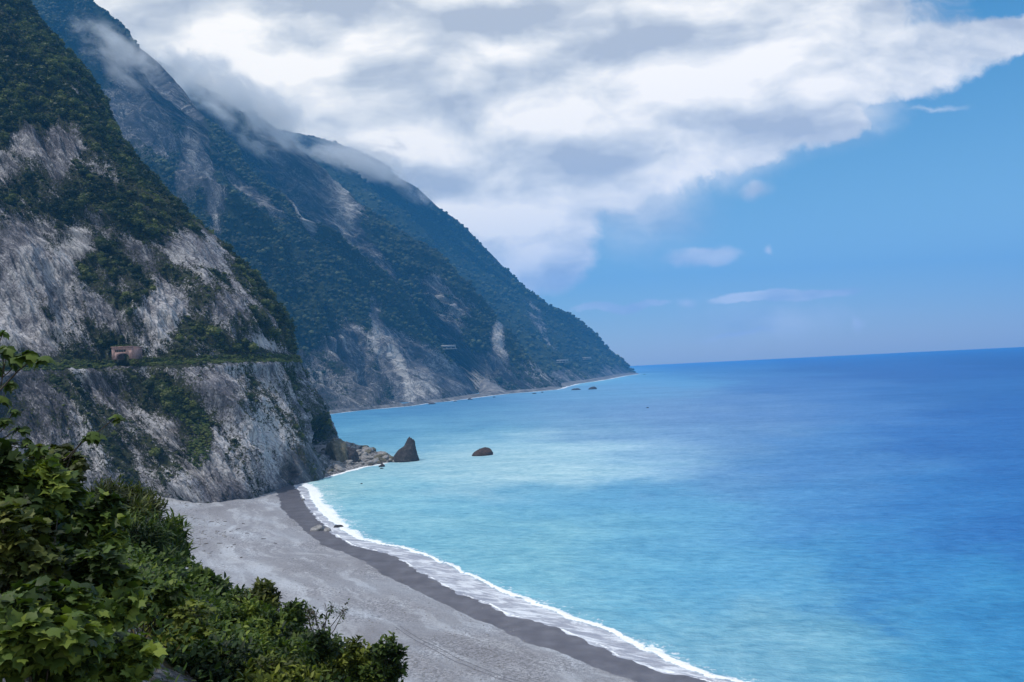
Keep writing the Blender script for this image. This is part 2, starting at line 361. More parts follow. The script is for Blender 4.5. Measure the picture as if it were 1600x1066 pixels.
# ------------------------------------------------------------------ near headland with the old road ledge
TKN = np.array([0, .3, .5, .68, .80, .88, .95, 1.0, 1.12, 1.4])
def near_levels():
    base_px = [-160, 40, 200, 320, 400, 442, 505, 527]; base_d = [345, 385, 396, 394, 421, 462, 497, 640]
    led_px = [-160, 29, 155, 268, 344, 394, 438, 470]; led_d = [380, 418, 436, 452, 468, 488, 518, 560]
    base_d = [adj(d) for d in base_d]; led_d = [adj(d) for d in led_d]; lev_end = led_d[-1]
    lv = []
    def back(S, y): return [S * 1.09 + np.array([-10, 0.]), S * 1.25 + np.array([-120, 0.])]
    for z, (sx, sy_) in ((-6, (530, 642)), (1, (528, 640)), (14, (527, 636)), (29, (520, 630)), (47, (503, 610)), (65, (479, 580)), (72.4, (470, 560))):
        sy_ = adj(sy_); k = max(0, min(1, z / 72.4)); k2 = k ** 1.15; pts = []
        for i in range(7):
            p_ = base_px[i] + (led_px[i] - base_px[i]) * k2; d_ = base_d[i] + (led_d[i] - base_d[i]) * k ** 1.5
            pts.append(at(p_, 600, d_)[:2])
        S = at(sx, 600, sy_)[:2]; pts.append(S); pts += back(S, sy_); lv.append((z, np.array(pts)))
    D0t = lambda tt: np.interp(tt, TKN[:8], led_d)
    def lev(px, S_y, z, f):
        pts = []
        for tt in TKN[:7]:
            g = tt ** 2.2; p0 = np.interp(tt, TKN[:8], led_px)
            p_ = -160 + (p0 + 160) * (px + 160) / 630.0
            d_ = (D0t(tt) + f) * (1 - g) + (S_y + D0t(tt) - lev_end) * g
            pts.append(at(p_, 600, d_)[:2])
        S = at(px, 600, S_y)[:2]; pts.append(S); pts += back(S, S_y); lv.append((z, np.array(pts)))
    lev(468, adj(571), 73.6, 12)
    for px, py, y in ((463, 545, 574), (455, 510, 580), (432, 470, 592), (392, 420, 612), (342, 365, 632), (292, 320, 652), (250, 280, 672), (200, 212, 712),
                      (165, 138, 762), (138, 103, 792), (92, 60, 832), (45, 0, 882), (0, -60, 935), (-80, -170, 1020)):
        y = adj(y); z = at(px, py, y)[2]; lev(px, y, z, 12 + 0.62 * (z - 73.6) + 0.0003 * (z - 73.6) ** 2)
    return lv
def near_veg(px, py, P):
    v = np.where(P[..., 2] > 73.5, 0.75, 0.38) - 0.13 * sstep(120, 80, px) * (P[..., 2] > 73.5)
    # forest cap: above a line falling from the upper left to the nose
    line = np.interp(px, [-50, 0, 60, 130, 200, 260, 330, 345, 400, 430, 460, 480], [215, 215, 190, 235, 300, 325, 360, 385, 450, 500, 560, 565])
    v = np.maximum(v, 0.95 * sstep(22, -18, py - line))
    for a in [(130, 320, 55, 75, 60, .85), (75, 330, 40, 70, 70, .75), (150, 420, 90, 40, 50, .62), (320, 470, 120, 60, 20, .70), (395, 470, 60, 50, 60, .8), (210, 340, 60, 40, 30, .62),
              (250, 420, 40, 30, 0, .55), (305, 545, 60, 22, 20, .75), (240, 520, 26, 60, 10, .55), (200, 565, 130, 7, 2, 1.2), (400, 558, 60, 8, 0, 1.1), (60, 562, 60, 8, 8, 1.1),
              (275, 620, 75, 26, 42, .85), (310, 680, 26, 50, 10, .70), (255, 745, 16, 40, 0, .6), (380, 620, 28, 60, 15, .55), (450, 590, 36, 48, 0, .66), (470, 650, 20, 50, -10, .5),
              (360, 700, 22, 40, 0, .45), (290, 690, 24, 80, 15, .6), (160, 470, 40, 60, 30, .5), (440, 520, 26, 50, 60, .8), (522, 676, 10, 10, 0, .35), (20, 330, 30, 30, 0, .5), (365, 520, 50, 40, 0, .62)]:
        v = np.maximum(v, a[5] * sstep(-0.6, 0.75, ell(px, py, *a[:5])))
    for a in [(20, 250, 34, 40, 30, .8), (100, 215, 20, 60, 12, .72), (305, 395, 58, 26, 25, .95), (250, 500, 28, 52, 10, .95), (205, 395, 60, 20, 38, .6), (115, 395, 22, 70, 35, .8), (25, 420, 40, 110, 20, .8),
              (360, 480, 30, 24, 20, .5), (75, 500, 100, 60, 0, .7), (410, 545, 25, 12, 0, .6), (240, 385, 50, 20, 30, .5), (375, 455, 34, 8, 40, .5)]:
        v = v - 0.66 * a[5] * sstep(-0.6, 0.75, ell(px, py, *a[:5]))
    ledge = sstep(71.8, 72.6, P[..., 2]) * sstep(77.5, 74.6, P[..., 2])
    return np.maximum(v, ledge * 0.85)
def near_wet_shade(px, py, P):
    w_ = sstep(-0.1, 0.5, ell(px, py, 476, 722, 42, 36, -40)) * 0.85  # wet rock, with the shade of the seaward overhang painted in
    w_ = np.maximum(w_, sstep(-0.1, 0.35, ell(px, py, 512, 672, 13, 36, -12)))  # shade inside the cave hollow, painted as dark rock
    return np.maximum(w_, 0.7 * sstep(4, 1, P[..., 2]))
def near_pale(px, py, P):
    v = np.zeros(px.shape)
    for a in [(255, 500, 30, 55, 10, .6), (305, 395, 60, 30, 25, .45), (118, 600, 10, 60, -14, 2.6), (138, 665, 9, 45, -14, 2.2), (290, 740, 45, 40, 0, .45), (380, 690, 60, 70, 0, .45), (30, 450, 30, 90, 20, .6),
              (220, 620, 30, 60, -20, .5), (430, 650, 40, 60, 0, .7), (400, 700, 60, 50, 0, .6), (280, 740, 60, 40, 0, .5), (160, 690, 30, 70, -20, .6), (410, 545, 22, 12, 0, .7), (105, 395, 18, 60, 35, .5)]:
        v = np.maximum(v, a[5] * sstep(-0.7, 0.8, ell(px, py, *a[:5])))
    return v * 1.2 - 0.35 * sstep(-0.3, 0.5, ell(px, py, 60, 640, 90, 80))
def near_pocket(px, py, P):
    a = -16 * sstep(0.0, 0.30, ell(px, py, 512, 678, 15, 34, -14))
    a -= 5 * sstep(0, .4, ell(px, py, 455, 738, 14, 15, -20))
    a -= 15 * sstep(13.5, 12.0, np.abs(px - 190.5)) * sstep(11, 9, np.abs(py - 553.5))
    return a
def near_quiet(P, px, py):
    z = P[..., 2]
    q = 1 - 0.78 * sstep(65, 71.7, z) * sstep(81, 74.7, z)
    return q * (0.45 + 0.55 * sstep(0, 20, z))
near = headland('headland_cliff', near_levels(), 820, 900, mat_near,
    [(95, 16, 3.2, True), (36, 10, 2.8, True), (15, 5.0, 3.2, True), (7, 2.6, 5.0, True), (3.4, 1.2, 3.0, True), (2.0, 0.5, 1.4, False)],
    near_veg, near_wet_shade, near_pale, near_pocket, (TKN, [0, .18, .36, .52, .64, .73, .81, .88, .95, 1.0]), 1, near_quiet, 0.45,
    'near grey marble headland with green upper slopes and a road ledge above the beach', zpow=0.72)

# ------------------------------------------------------------------ far mountains
amps_far = lambda k: [(400 * k, 120 * k, 3.4, True), (150 * k, 72 * k, 3.2, True), (58 * k, 30 * k, 2.8, True), (22 * k, 8.0 * k, 2.2, True), (8 * k, 2.0 * k, 1.3, False)]
def veg2(px, py, P):
    v = np.full(px.shape, 0.82)
    line = np.interp(px, [440, 480, 520, 545, 600, 640, 680, 720, 750], [520, 540, 515, 500, 505, 520, 545, 565, 560])
    v -= 0.44 * sstep(-12, 22, py - line)
    for a in [(200, 170, 70, 90, 40, .55), (300, 240, 18, 80, 10, .8), (330, 310, 16, 70, -8, .65), (240, 140, 90, 60, 40, .45), (385, 290, 60, 10, 42, .6), (465, 320, 30, 10, 40, .6), (480, 345, 22, 8, 60, .7),
              (550, 540, 26, 60, -20, .4), (425, 265, 30, 8, 45, .5), (590, 480, 10, 30, -20, .5), (610, 560, 14, 60, -18, .5), (255, 220, 30, 16, 30, .4)]:
        v -= a[5] * sstep(-0.7, 0.8, ell(px, py, *a[:5]))
    return v
def pale2(px, py, P):
    v = np.zeros(px.shape)
    for a in [(300, 230, 9, 50, 6, .7), (333, 320, 8, 50, -6, .7), (545, 530, 7, 32, -15, .7), (590, 530, 14, 34, -25, .8), (630, 580, 9, 55, -22, 1.0), (645, 622, 6, 14, -10, 1.0), (665, 600, 25, 30, -20, .4),
              (470, 335, 34, 8, 48, .9), (385, 290, 50, 8, 42, .5), (700, 560, 20, 40, -20, .35), (490, 590, 12, 40, -15, .5), (540, 600, 60, 40, 0, .25)]:
        v = np.maximum(v, a[5] * sstep(-0.7, 0.8, ell(px, py, *a[:5])))
    return v * 1.35 - 0.22
def veg3(px, py, P):
    v = np.full(px.shape, 0.85)
    line = np.interp(px, [700, 760, 800, 850, 900], [535, 545, 545, 560, 580])
    v -= 0.42 * sstep(-12, 22, py - line)
    for a in [(455, 265, 75, 26, 50, .5), (590, 400, 60, 14, 45, .35), (430, 215, 60, 25, 45, .5), (520, 330, 38, 95, -30, .85), (565, 400, 16, 70, -28, .95), (470, 290, 60, 30, 50, .45), (690, 470, 26, 62, -25, .6), (780, 525, 14, 34, -10, .8), (735, 480, 22, 30, 0, .45), (600, 430, 12, 50, -30, .5)]:
        v -= a[5] * sstep(-0.7, 0.8, ell(px, py, *a[:5]))
    return v
def pale3(px, py, P):
    v = np.zeros(px.shape)
    for a in [(540, 345, 18, 44, -12, 1.0), (565, 400, 6, 50, -28, .9), (500, 300, 10, 50, -30, .5), (680, 450, 16, 44, -22, .7), (782, 525, 12, 34, -6, .9), (758, 600, 22, 26, -40, .9), (845, 580, 14, 30, -25, .5), (705, 480, 10, 40, -20, .4)]:
        v = np.maximum(v, a[5] * sstep(-0.7, 0.8, ell(px, py, *a[:5])))
    return v * 1.35 - 0.22
def veg4(px, py, P):
    v = np.full(px.shape, 0.9)
    line = np.interp(px, [850, 900, 950, 1000], [585, 575, 572, 572])
    v -= 0.45 * sstep(-3, 9, py - line)
    for a in [(600, 280, 60, 16, 35, .45), (650, 300, 40, 12, 35, .4), (840, 500, 8, 40, -30, .5), (770, 400, 6, 30, -30, .4)]:
        v -= a[5] * sstep(-0.7, 0.8, ell(px, py, *a[:5]))
    return v
def fin(a, b): return lambda tt: np.interp(tt, a, [adj(v) for v in b])
TS = [0, .2, .42, .62, .78, .87, .94, 1.0]
sil2 = [(756, 623.5, 2390), (752, 614, 2390), (738, 592, 2390), (703, 545, 2360), (665, 500, 2330), (622, 453, 2300), (590, 415, 2280), (555, 388, 2260), (525, 362, 2250), (484, 338, 2250), (450, 302, 2270), (413, 278, 2300),
        (375, 240, 2330), (349, 206, 2350), (315, 180, 2370), (278, 143, 2400), (225, 90, 2430), (199, 67, 2450), (139, 0, 2520), (112, -34, 2560)]
left2 = lambda z: np.interp(z, [-20, 0, 60, 300, 1000, 2000], [440, 440, 420, 250, -60, -260])
D02 = fin([0, .3, .55, .75, .9, 1.0], [1380, 1480, 1600, 1830, 2110, 2390])
m2 = headland('second_mountain', levels_from(None, sil2, left2, D02, lambda z: 0.62 * max(z, 0), back=(1, 1)), 760, 900, mat_far, amps_far(1.0), veg2, None, pale2, None,
    (TK, TS), 2, lambda P, px, py: 0.25 + 0.75 * sstep(0, 120, P[..., 2]), 0.3, 'forested marble mountain wall behind the near headland', zpow=0.8)
sil3 = [(886, 611.2, 2640), (882, 604, 2640), (858, 585, 2660), (830, 560, 2680), (790, 520, 2700), (740, 452, 2720), (700, 405, 2750), (660, 380, 2790), (600, 337, 2860), (555, 306, 2930), (540, 298, 2950), (510, 270, 2980), (480, 245, 3010), (442, 206, 3060),
        (420, 190, 3090), (380, 158, 3130), (345, 135, 3170), (300, 118, 3220), (262, 96, 3260), (200, 80, 3300)]
left3 = lambda z: np.interp(z, [-20, 0, 60, 300, 1000, 2000], [690, 690, 670, 480, 180, -60])
D03 = fin([0, .3, .55, .75, .9, 1.0], [2440, 2400, 2380, 2400, 2470, 2640])
m3 = headland('third_mountain', levels_from(None, sil3, left3, D03, lambda z: 0.55 * max(z, 0), back=(1, 1)), 620, 760, mat_far, amps_far(1.15), veg3, None, pale3, None,
    (TK, TS), 3, lambda P, px, py: 0.25 + 0.75 * sstep(0, 120, P[..., 2]), 0.3, 'steep forested mountain with a bare white gully, its crest in cloud', zpow=0.8)
sil4 = [(1000, 585.5, 5580), (994, 583, 5580), (975, 566, 5500), (942, 536, 5350), (900, 500, 5200), (850, 470, 5100), (800, 430, 5050), (760, 390, 5000), (720, 352, 5000), (680, 325, 4950), (650, 300, 4930), (620, 285, 4900),
        (598, 262, 4900), (578, 253, 4920), (545, 240, 4980), (500, 222, 5020), (440, 205, 5100)]
left4 = lambda z: np.interp(z, [-20, 0, 60, 300, 1200, 2500], [830, 830, 800, 640, 420, 200])
D04 = fin([0, .3, .55, .75, .9, 1.0], [3000, 3150, 3600, 4300, 5000, 5580])
m4 = headland('farthest_mountain', levels_from(None, sil4, left4, D04, lambda z: 0.75 * max(z, 0), back=(1, 1)), 460, 620, mat_farther, [(a_, b_ * 0.42, c_, d_) for a_, b_, c_, d_ in amps_far(1.7)], veg4, None, None, None,
    (TK, TS), 4, lambda P, px, py: 0.2 + 0.8 * sstep(0, 200, P[..., 2]), 0.3, 'farthest blue mountain slope running down to a point on the horizon', zpow=0.8)

# ------------------------------------------------------------------ beach
def beach_z(X, Y):
    s = pdist(X, Y, E)
    z = np.where(s < 30, 0.055 * s, 1.65 + 0.022 * (s - 30)); z = np.where(s < 0, 0.10 * s, z)
    p = np.stack([X, Y, 0 * X], -1)
    z = z + sstep(4, 20, s) * (0.30 * fbm(p / 26, 3) + 0.10 * fbm(p / 6, 3)) + 0.5 * np.exp(-((s - 33) / 7) ** 2)
    z = z + np.exp(-(s / 5.0) ** 2) * 0.16 * fbm(p / 5.5 + 3, 3)
    z = z + 5.5 * sstep(0.1, 1.0, 1 - np.hypot((X + 190) / 60, (Y - 395) / 55))
    return z, s
az = np.radians(np.linspace(-42, 24, 900)); rr = np.exp(np.linspace(math.log(70), math.log(620), 900))
Rg, Ag = np.meshgrid(rr, az, indexing='ij'); X, Y = Rg * np.sin(Ag), Rg * np.cos(Ag)
Zb, sE = beach_z(X, Y)
wdist = pdist(X, Y, Wt)
wb = fbm(np.stack([X, Y, 0 * X], -1) / 9.0, 4) * 2.2
wetA = sstep(0.8, -0.8, wdist + wb)
V = np.stack([X, Y, Zb], -1).reshape(-1, 3); f = grid_faces(900, 900, (sE > -14))
V, f, at2 = compact(V, f, {'wet': ('FLOAT', wetA), 'sd': ('FLOAT', sE)})
m, t = material('shingle_beach')
pos = t.n('ShaderNodeNewGeometry').outputs['Position']; wet = t.attr('wet'); sda = t.attr('sd')
stv = t.n('ShaderNodeVectorRotate', {'Vector': pos, 'Angle': R(-38)}, rotation_type='Z_AXIS').outputs[0]
stv = t.vm('MULTIPLY', stv, (1.0, 0.28, 1.0))
band = t.noise(stv, 0.055, 6, 0.6, dist=0.6); band2 = t.noise(pos, 0.025, 5, 0.6)
peb = t.n('ShaderNodeTexVoronoi', {'Vector': pos, 'Scale': 2.6}).outputs['Color']; peb2 = t.noise(pos, 6.0, 4, 0.8)
dry = t.ramp(t.m('ADD', t.m('MULTIPLY', band, 0.6), t.m('MULTIPLY', band2, 0.4)), [(0.36, (0.25, 0.245, 0.262)), (0.47, (0.34, 0.34, 0.365)), (0.58, (0.41, 0.43, 0.475)), (0.70, (0.50, 0.52, 0.56))])
warm = t.mr(sda, 70, 120, 0.0, 1.0)
dry = t.mix(t.m('MULTIPLY', warm, 0.55), dry, (0.37, 0.33, 0.31))
spk = t.mr(t.n('ShaderNodeSeparateColor', {0: peb}).outputs[0], 0.0, 1.0, -1, 1, False)
amt = t.m('ADD', 0.10, t.m('MULTIPLY', t.mr(t.noise(pos, 0.04, 4, 0.6), 0.45, 0.6), 0.30))
bands = t.noise(t.n('ShaderNodeCombineXYZ', {0: t.m('ADD', t.m('MULTIPLY', sda, 0.16), t.m('MULTIPLY', t.noise(pos, 0.03, 4, 0.6), 4.0)), 1: t.m('MULTIPLY', t.noise(pos, 0.015, 3, 0.5), 6.0)}).outputs[0], 1.0, 6, 0.72)
dry = t.mix(t.mr(bands, 0.42, 0.60, 0.42, 0.0), dry, (0.21, 0.205, 0.225))
dry = t.mix(t.mr(bands, 0.52, 0.66, 0.0, 0.35), dry, (0.58, 0.60, 0.64))
dry = t.mix(1.0, dry, t.n('ShaderNodeCombineColor', {0: t.m('ADD', 1, t.m('MULTIPLY', spk, amt)), 1: t.m('ADD', 1, t.m('MULTIPLY', spk, amt)), 2: t.m('ADD', 1, t.m('MULTIPLY', spk, amt))}).outputs[0], 'MULTIPLY')
dry = t.mix(t.mr(peb2, 0.58, 0.75, 0, 0.55), dry, (0.55, 0.55, 0.57))
dry = t.mix(t.mr(peb2, 0.42, 0.3, 0, 0.5), dry, (0.08, 0.08, 0.09))
wcol = t.ramp(t.noise(pos, 0.18, 5, 0.6), [(0.3, (0.072, 0.066, 0.080)), (0.5, (0.105, 0.098, 0.115)), (0.7, (0.15, 0.145, 0.165))])
wf = t.mr(t.m('ADD', wet, t.m('MULTIPLY', t.m('SUBTRACT', t.noise(pos, 0.5, 5, 0.6), 0.5), 0.5)), 0.3, 0.7)
col = t.mix(wf, dry, wcol)
hh = t.m('ADD', t.m('MULTIPLY', t.n('ShaderNodeTexVoronoi', {'Vector': pos, 'Scale': 3.0}).outputs['Distance'], 0.5), peb2)
bp = t.n('ShaderNodeBump', {'Strength': t.mr(wf, 0, 1, 0.9, 0.25), 'Distance': 0.25, 'Height': hh})
b = t.n('ShaderNodeBsdfPrincipled', {'Base Color': col, 'Roughness': t.mr(wf, 0, 1, 0.95, 0.36), 'Specular IOR Level': 0.3, 'Normal': bp.outputs[0]})
t.L.new(b.outputs[0], t.n('ShaderNodeOutputMaterial').inputs[0])
beach = tag(mesh_obj('beach', V, f, m, attrs=at2, smooth=True), 'grey shingle beach below the cliffs', 'beach', kind='structure')

# ------------------------------------------------------------------ sea
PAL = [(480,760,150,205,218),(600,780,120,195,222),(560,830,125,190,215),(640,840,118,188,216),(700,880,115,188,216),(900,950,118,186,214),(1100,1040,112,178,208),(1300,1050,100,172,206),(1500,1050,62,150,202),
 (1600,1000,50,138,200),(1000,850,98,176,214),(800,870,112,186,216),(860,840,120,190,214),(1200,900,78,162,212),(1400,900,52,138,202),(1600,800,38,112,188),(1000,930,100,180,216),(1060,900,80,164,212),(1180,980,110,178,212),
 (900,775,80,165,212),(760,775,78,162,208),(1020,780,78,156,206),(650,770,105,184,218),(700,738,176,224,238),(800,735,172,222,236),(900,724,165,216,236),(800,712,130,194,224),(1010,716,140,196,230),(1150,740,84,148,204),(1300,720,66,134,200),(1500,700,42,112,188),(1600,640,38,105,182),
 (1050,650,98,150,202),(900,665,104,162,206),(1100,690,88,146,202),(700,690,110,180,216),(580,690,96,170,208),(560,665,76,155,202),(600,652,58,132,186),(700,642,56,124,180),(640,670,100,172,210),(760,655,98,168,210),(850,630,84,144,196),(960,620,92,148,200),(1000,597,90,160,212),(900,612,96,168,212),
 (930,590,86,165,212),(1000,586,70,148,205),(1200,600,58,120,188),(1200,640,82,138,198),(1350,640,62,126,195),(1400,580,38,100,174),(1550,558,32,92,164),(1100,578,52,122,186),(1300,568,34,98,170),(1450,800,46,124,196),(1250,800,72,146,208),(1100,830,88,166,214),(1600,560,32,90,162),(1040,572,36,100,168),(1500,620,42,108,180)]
PAL = np.array(PAL, float)  # greyer mid-bay tones hold cloud reflection and shadow painted into the water
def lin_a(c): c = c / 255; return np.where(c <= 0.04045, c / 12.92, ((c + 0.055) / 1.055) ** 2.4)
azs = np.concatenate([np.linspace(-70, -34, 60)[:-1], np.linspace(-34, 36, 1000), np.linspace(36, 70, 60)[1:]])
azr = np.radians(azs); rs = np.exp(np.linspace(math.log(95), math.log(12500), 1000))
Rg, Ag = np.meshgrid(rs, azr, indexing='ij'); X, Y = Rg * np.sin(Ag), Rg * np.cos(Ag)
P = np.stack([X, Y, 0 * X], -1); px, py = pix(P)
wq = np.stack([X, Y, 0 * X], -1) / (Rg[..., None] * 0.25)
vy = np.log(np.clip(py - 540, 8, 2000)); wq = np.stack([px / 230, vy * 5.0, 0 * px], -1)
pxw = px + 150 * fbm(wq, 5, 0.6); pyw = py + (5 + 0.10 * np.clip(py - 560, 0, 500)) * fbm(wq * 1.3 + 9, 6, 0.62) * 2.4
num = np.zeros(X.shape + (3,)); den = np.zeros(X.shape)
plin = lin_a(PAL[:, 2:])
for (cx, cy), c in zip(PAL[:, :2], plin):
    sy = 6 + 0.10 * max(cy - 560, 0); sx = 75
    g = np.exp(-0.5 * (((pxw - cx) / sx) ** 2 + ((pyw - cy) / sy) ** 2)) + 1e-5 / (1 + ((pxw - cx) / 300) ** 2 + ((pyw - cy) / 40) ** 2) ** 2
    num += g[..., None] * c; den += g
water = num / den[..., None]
sE = -pdist(X, Y, E); sK = -pdist(X, Y, K)              # positive seaward
pp = P / 1.0
jit = fbm(P / 9.0, 5, 0.6) * 4.0
foam = np.zeros(X.shape)
near_sh = (Rg < 800) & (px < 2500)
along = np.clip(pxw * 0 + px, 400, 1200)
wid = np.interp(px, [440, 480, 520, 560, 620, 700, 800, 900, 1000, 1150], [5, 10, 12, 7, 2.4, 2.3, 3.2, 3.6, 3.4, 3.2])
foam = np.maximum(foam, near_sh * sstep(-1.2, 0.2, sK + jit * 0.5) * sstep(1.0, 0.0, (sK + jit) / wid) )
film = near_sh * sstep(0.6, -1.0, sK + jit * 0.4)
edge = near_sh * np.exp(-((sE - 0.5) / 0.5) ** 2) * (film > 0.02) * (0.35 + 0.9 * sstep(-.2, .4, fbm(P / 8, 3)))
foam = np.maximum(foam, edge)
trail = near_sh * sstep(3.0, 0.5, sK / wid) * (sK > 0) * 0.42
foam = np.maximum(foam, trail)
talus_line = gnd(*np.array([(498,746),(516,744),(535,738),(560,731),(590,726),(605,723),(628,722),(650,719),(656,717)], float).T)[:, :2]
dT = -pdist(X, Y, talus_line); foam = np.maximum(foam, (Rg < 800) * 0.8 * np.exp(-((dT + jit - 1.5) / 2.6) ** 2) * sstep(640, 560, px) + (Rg < 800) * 0.35 * np.exp(-((dT - 1) / 2.0) ** 2))
far_line = gnd(*np.array([(440,657),(480,652),(522,646),(560,641.5),(600,638),(640,634.5),(665,630.5),(700,627),(745,621),(790,615.5),(830,612.5),(868,609),(882,605),(900,600),(925,596.5),(950,592.5),(975,587.5),(996,584.5)], float).T)[:, :2]
dF = pdist(X, Y, far_line); dFo = np.abs(dF)
wF = 2.5 + Rg * 0.004
foam = np.maximum(foam, (Rg > 900) * np.exp(-(dFo / (wF * 1.5)) ** 2) * (0.75 + 0.5 * fbm(P / 60, 3)))
nearfar = np.exp(-(dFo / (Rg * 0.035)) ** 2) * (Rg > 2300)
water = water * (1 - 0.45 * nearfar[..., None]) + 0.45 * nearfar[..., None] * np.array(lin(110, 190, 222))
for cx_, cy_, rd_ in [(*gnd(632, 722, 0)[:2], 9.0), (*gnd(754, 712, 0)[:2], 8.0)]:
    dd_ = np.hypot(X - cx_, (Y - cy_ - 4) * 1.1); foam = np.maximum(foam, 0.55 * np.exp(-((dd_ + jit * 0.5 - rd_) / 1.8) ** 2))
lap = np.sin(sK / 2.6 + 2.2 * fbm(P / 28, 3) * 3) * sstep(1.5, 6, sK) * np.exp(-np.clip(sK, 0, 900) / 45) * near_sh
swell = 0.16 * lap + 0.55 * np.exp(-((sK - 0.6) / 1.0) ** 2) * near_sh * np.interp(px, [560, 640, 900, 1200], [.3, 1, 1, .8]) * (0.6 + 0.6 * fbm(P / 11, 2))
hz = swell + 0.10 * fbm(P / 9, 2) * sstep(2, 25, sK) * sstep(700, 300, Rg)
P[..., 2] = np.where(near_sh, hz, 0)
sea_m, t = material('sea_water')
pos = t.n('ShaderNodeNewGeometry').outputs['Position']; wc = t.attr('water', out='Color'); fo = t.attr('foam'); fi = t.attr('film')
cd = t.n('ShaderNodeVectorMath', {0: pos}, operation='LENGTH').outputs['Value']
w1 = t.vm('MULTIPLY', t.n('ShaderNodeVectorRotate', {'Vector': pos, 'Angle': R(12)}, rotation_type='Z_AXIS').outputs[0], (0.7, 1.3, 1))
n1 = t.noise(w1, 0.30, 5, 0.62); n2 = t.noise(w1, 0.05, 5, 0.6, dist=0.3); n3 = t.noise(t.vm('MULTIPLY', w1, (0.35, 1.4, 1)), 0.006, 5, 0.6)
v = t.m('ADD', t.m('MULTIPLY', t.m('SUBTRACT', n1, 0.5), 1.15), t.m('ADD', t.m('MULTIPLY', t.m('SUBTRACT', n2, 0.5), 0.75), t.m('MULTIPLY', t.m('SUBTRACT', n3, 0.5), 0.55)))
v = t.m('ADD', 1.0, v)
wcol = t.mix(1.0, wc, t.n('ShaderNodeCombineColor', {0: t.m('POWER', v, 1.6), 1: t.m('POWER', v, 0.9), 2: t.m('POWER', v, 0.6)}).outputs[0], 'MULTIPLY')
wcol = t.mix(1.0, wcol, (1.08, 0.89, 0.81), 'MULTIPLY')
stk = t.noise(t.vm('MULTIPLY', t.n('ShaderNodeVectorRotate', {'Vector': pos, 'Angle': R(35)}, rotation_type='Z_AXIS').outputs[0], (0.22, 0.8, 1)), 0.42, 7, 0.68, dist=0.9)
filmc = t.mix(t.mr(stk, 0.42, 0.62, 0, 0.85), (0.33, 0.345, 0.41), (0.78, 0.81, 0.86))
wcol = t.mix(fi, wcol, filmc)
fn = t.m('ADD', t.m('MULTIPLY', t.noise(pos, 0.9, 7, 0.72), 0.55), t.m('MULTIPLY', stk, 0.45))
fm = t.mr(t.m('ADD', fo, t.m('MULTIPLY', t.m('SUBTRACT', fn, 0.5), 2.4)), 0.42, 0.72)
fm = t.m('MULTIPLY', fm, t.mr(fo, 0.02, 0.12))
col = t.mix(fm, wcol, (0.88, 0.90, 0.92))
rip = t.m('ADD', t.m('MULTIPLY', t.noise(w1, 0.9, 5, 0.6), 0.35), t.m('ADD', t.m('MULTIPLY', n1, 0.8), t.m('MULTIPLY', n2, 2.0)))
bp = t.n('ShaderNodeBump', {'Strength': 1.0, 'Distance': 1.2, 'Height': rip})
df = t.n('ShaderNodeBsdfDiffuse', {'Color': col, 'Normal': bp.outputs[0]})
gl = t.n('ShaderNodeBsdfGlossy', {'Color': (1, 1, 1, 1), 'Roughness': 0.28, 'Normal': bp.outputs[0]})
fr = t.n('ShaderNodeFresnel', {'IOR': 1.33, 'Normal': bp.outputs[0]})
gfac = t.m('MULTIPLY', t.m('MINIMUM', fr.outputs[0], 0.17), t.m('MULTIPLY', t.m('SUBTRACT', 1.0, fm), 0.7))
ms = t.n('ShaderNodeMixShader', {0: gfac, 1: df.outputs[0], 2: gl.outputs[0]})
t.L.new(ms.outputs[0], t.n('ShaderNodeOutputMaterial').inputs[0])
f = grid_faces(*X.shape)
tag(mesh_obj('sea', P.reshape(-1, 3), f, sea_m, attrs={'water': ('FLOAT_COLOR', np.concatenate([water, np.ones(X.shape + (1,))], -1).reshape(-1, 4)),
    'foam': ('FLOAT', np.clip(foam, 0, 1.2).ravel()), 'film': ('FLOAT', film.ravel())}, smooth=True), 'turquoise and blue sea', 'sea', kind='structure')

# ------------------------------------------------------------------ leaf and tree materials
def leaf_mat(name, c0, c1, c2, inst=False, transl=0.25):
    m, t = material(name)
    tint = t.attr('tint', 'INSTANCER' if inst else 'GEOMETRY')
    if inst:
        pos = t.n('ShaderNodeNewGeometry').outputs['Position']
        tint = t.m('ADD', t.m('MULTIPLY', tint, 0.75), t.m('MULTIPLY', t.noise(pos, 0.5, 3, 0.6), 0.35))
    col = t.ramp(tint, [(0.1, c0), (0.5, c1), (0.9, c2)])
    b = t.n('ShaderNodeBsdfPrincipled', {'Base Color': col, 'Roughness': 0.55, 'Specular IOR Level': 0.25})
    tr = t.n('ShaderNodeBsdfTranslucent', {'Color': t.mix(1.0, col, (1.3, 1.5, 0.6), 'MULTIPLY')})
    mx = t.n('ShaderNodeMixShader', {0: transl, 1: b.outputs[0], 2: tr.outputs[0]})
    t.L.new(mx.outputs[0], t.n('ShaderNodeOutputMaterial').inputs[0]); return m
mat_crown_near = leaf_mat('cliff_foliage', (0.014, 0.022, 0.009), (0.042, 0.058, 0.018), (0.12, 0.14, 0.035), True)
mat_crown_far = leaf_mat('far_foliage', (0.007, 0.014, 0.006), (0.020, 0.033, 0.012), (0.07, 0.088, 0.03), True, 0.12)
mat_bark, t = material('bark')
bc = t.ramp(t.noise(t.vm('MULTIPLY', t.n('ShaderNodeNewGeometry').outputs['Position'], (1, 1, 0.2)), 18, 5, 0.7), [(0.35, (0.035, 0.028, 0.022)), (0.7, (0.12, 0.10, 0.085))])
b = t.n('ShaderNodeBsdfPrincipled', {'Base Color': bc, 'Roughness': 0.9}); t.L.new(b.outputs[0], t.n('ShaderNodeOutputMaterial').inputs[0])

